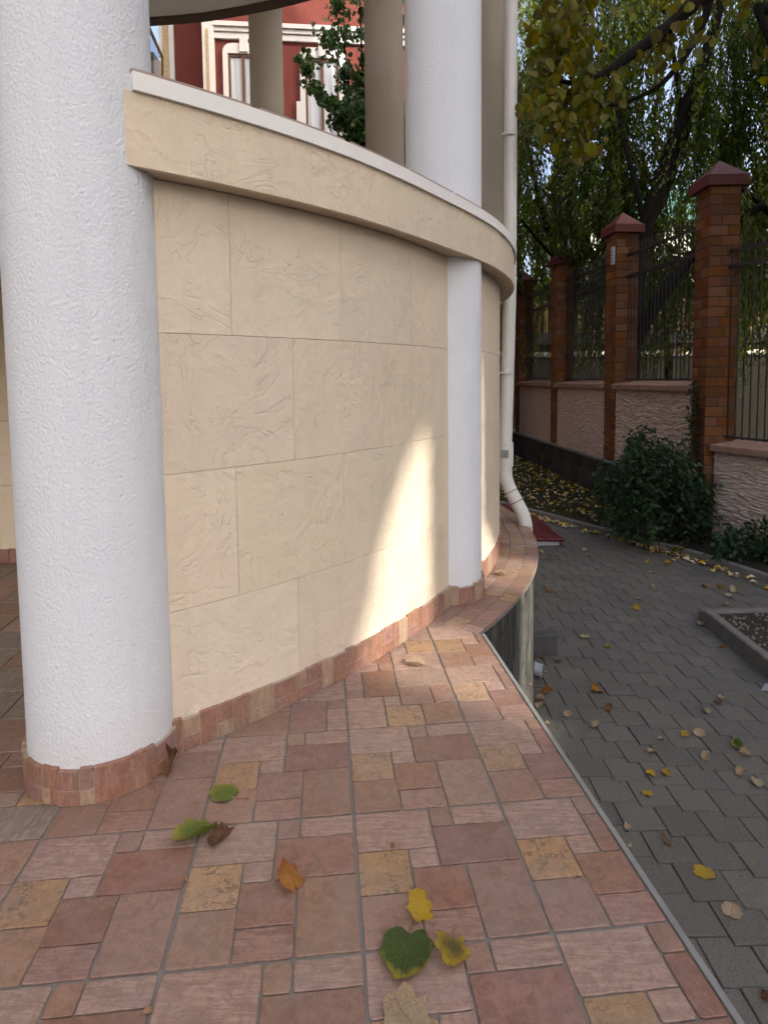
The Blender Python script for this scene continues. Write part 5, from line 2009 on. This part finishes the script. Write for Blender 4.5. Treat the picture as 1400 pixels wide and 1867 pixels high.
o1 = lambda a, b: (950 + a / 3.111, 1000 + b / 3.111)
o2 = lambda a, b: (1000 + a / 3.5, 1380 + b / 3.5)
GEN = {'beige': 'dry beige fallen leaf on the grey paving', 'pale': 'pale cream fallen leaf on the grey paving', 'yellow': 'small yellow fallen leaf on the grey paving', 'orange': 'small orange fallen leaf on the grey paving', 'brown': 'small brown fallen leaf on the grey paving'}
PL = [
    (o1(375, 513), 17, 'pale', None), (o1(495, 565), 14, 'green2', 'small yellow-green leaf on the paving right of the concrete block'), (o1(213, 650), 15, 'beige', None), (o1(118, 625), 12, 'orange', None), (o1(105, 718), 15, 'orange', 'orange leaf at the mouth of the white pipe stub'),
    (o1(415, 812), 24, 'orange', 'largest orange leaf on the paving, standing on edge'), (o1(490, 920), 20, 'brown', 'curled brown leaf below the largest orange leaf'), (o1(255, 947), 17, 'beige', None), (o1(410, 1022), 22, 'pale', None), (o1(142, 832), 24, 'orange', 'orange leaf with stalk beside the terrace edge'),
    (o1(100, 862), 17, 'beige', None), (o1(95, 908), 17, 'pale', None), (o1(155, 1002), 11, 'beige', None), (o1(740, 237), 13, 'pale', None), (o1(670, 290), 13, 'pale', None), (o1(650, 343), 16, 'yellow', None),
    (o1(1025, 440), 20, 'pale', 'pale leaf leaning on the end of the near kerb'), (o1(1135, 565), 9, 'orange', None), (o1(905, 435), 8, 'beige', None), (o1(1138, 860), 18, 'beige', None), (o1(1105, 885), 14, 'brown', None), (o1(1050, 937), 17, 'pale', None),
    (o1(1000, 1057), 22, 'beige', None), (o1(935, 1067), 16, 'yellow', None), (o1(797, 1090), 14, 'pale', None), (o1(735, 1157), 19, 'beige', None), (o1(1045, 1195), 20, 'pale', None), (o1(1235, 1130), 25, 'green', 'green leaf on the grey paving near the right edge'), (o1(1275, 1178), 20, 'beige', None),
    (o1(1055, 222), 14, 'orange', None), (o1(1130, 230), 14, 'yellow', None), (o1(715, 85), 13, 'yellow', None), (o1(825, 90), 12, 'yellow', None), (o1(730, 138), 8, 'pale', None), (o1(1215, 252), 22, 'pale', None), (o1(1185, 280), 16, 'pale', None), (o1(1165, 325), 13, 'beige', None), (o1(155, 243), 16, 'brown', None),
    (o1(390, 45), 10, 'pale', None), (o1(150, 60), 11, 'brown', None), (o1(430, 115), 9, 'pale', None), (o1(110, 30), 12, 'pale', None), (o1(365, 15), 12, 'pale', None),
    (o2(660, 120), 19, 'yellow', None), (o2(755, 118), 18, 'yellow', None), (o2(622, 247), 21, 'yellow', None), (o2(505, 452), 17, 'beige', None), (o2(760, 560), 25, 'brown', 'narrow brown leaf on the paving near the terrace edge'), (o2(518, 580), 8, 'pale', None),
    (o2(970, 740), 40, 'yellow', 'largest bright yellow leaf lying flat on the paving'), (o2(1165, 1005), 42, 'beige', 'largest beige leaf on the paving, near the bottom right'), (o2(1220, 120), 21, 'beige', None), (o2(1333, 187), 24, 'pale', None), (o2(1000, 18), 18, 'beige', None), (o2(1375, 1550), 22, 'brown', 'brown leaf at the right edge near the bottom corner'),
]
ORD = ['', 'second ', 'third ', 'fourth ', 'fifth ', 'sixth ', 'seventh ', 'eighth ', 'ninth ', 'tenth ', 'eleventh ', 'twelfth ', 'thirteenth ', 'fourteenth ', 'fifteenth ', 'sixteenth ', 'seventeenth ', 'eighteenth ', 'nineteenth ', 'twentieth ', 'twenty-first ']
RANK = {}
for key in set(q[2] for q in PL):
    same = sorted([q for q in PL if q[2] == key], key=lambda q: -q[0][1])
    for i, q in enumerate(same):
        RANK[q[0]] = GEN.get(key, '') + ', ' + ORD[i] + 'nearest of that colour'
random.seed(3)
for k, ((px, py), w, key, lab) in enumerate(PL):
    p = at_z(px, py, PZ)
    p.z = PZ + 0.003
    sc = FPX / p.y
    big = w > 30
    fallen_leaf(p, w / sc * 1.15, key, random.uniform(0, 6.28), lab or RANK[(px, py)], 'leaves fallen on the paving', curl=.12 if big else random.uniform(.3, .9), fold=.12 if big else random.uniform(.2, .8), roll=0 if big or random.random() < .5 else 1.4,
                tatter=.04 if big else .1, tilt=(0, 0) if big else (random.gauss(0, .25), random.gauss(0, .25)), seed=50 + k, rings=4, seg=16, stem=w > 13, aspect=.35 if lab and 'narrow' in lab else .85)

# grit and crumbs swept against the wall foot and into the joints of the terrace
random.seed(88)
gm = MB()


def crumb(x, y, z, r_):
    a = random.uniform(0, 6.28)
    pts = [(x + r_ * math.cos(a + q) * random.uniform(.6, 1.2), y + r_ * math.sin(a + q) * random.uniform(.6, 1.2), z) for q in (0, 2.1, 4.2)]
    gm.add(pts + [(x, y, z + r_ * random.uniform(.5, 1.1))], [(0, 1, 3), (1, 2, 3), (2, 0, 3)])


for _ in range(420):
    a = random.uniform(-50, -27)
    p = arc_pt(C1, R1 + 0.016 + abs(random.gauss(0, 0.03)), a)
    crumb(p.x, p.y, 0.0006, random.uniform(.0008, .0026))
for _ in range(160):
    a = random.uniform(-170, -20)
    p = arc_pt(COLUMN1, CR1 + 0.018 + abs(random.gauss(0, 0.03)), a)
    crumb(p.x, p.y, 0.0006, random.uniform(.0008, .0024))
for _ in range(420):
    x, y = random.uniform(-1.2, 0.65), random.uniform(1.2, 3.0)
    if EN.x * x + EN.y * y > EC - 0.005 or (Vector((x, y)) - C1).length < R1 + 0.02:
        continue
    crumb(x, y, 0.0006, random.uniform(.0007, .002))
tag(gm.obj('grit', MAT['concrete']), 'fine pale grit scattered over the terrace tiles', 'grit', kind='stuff')
# leaf crumbs along the foot of the retaining wall and in the paver joints
N = 190
A = rng.uniform(-34, 10, N)
Rr = LR - 0.02 + np.abs(rng.normal(0, 0.07, N))
P = np.stack([LC.x + Rr * np.cos(np.radians(A)), LC.y + Rr * np.sin(np.radians(A)), np.full(N, PZ + 0.006)], 1)
P2 = np.stack([rng.uniform(0.9, 4.2, 260), rng.uniform(2.4, 9, 260), np.full(260, PZ + 0.004)], 1)
P = np.concatenate([P, P2])
Dv = np.stack([rng.normal(0, 1, len(P)), rng.normal(0, 1, len(P)), rng.normal(0, .2, len(P))], 1)
tag(leaf_mesh('leaf_crumbs', P, Dv, rng.uniform(0.008, 0.026, len(P)), 0.7, MAT['crumb'], flat=(0, 0, 1), fold=0.3), 'broken leaf bits over the paving and along the retaining wall', 'leaf bits', kind='stuff')
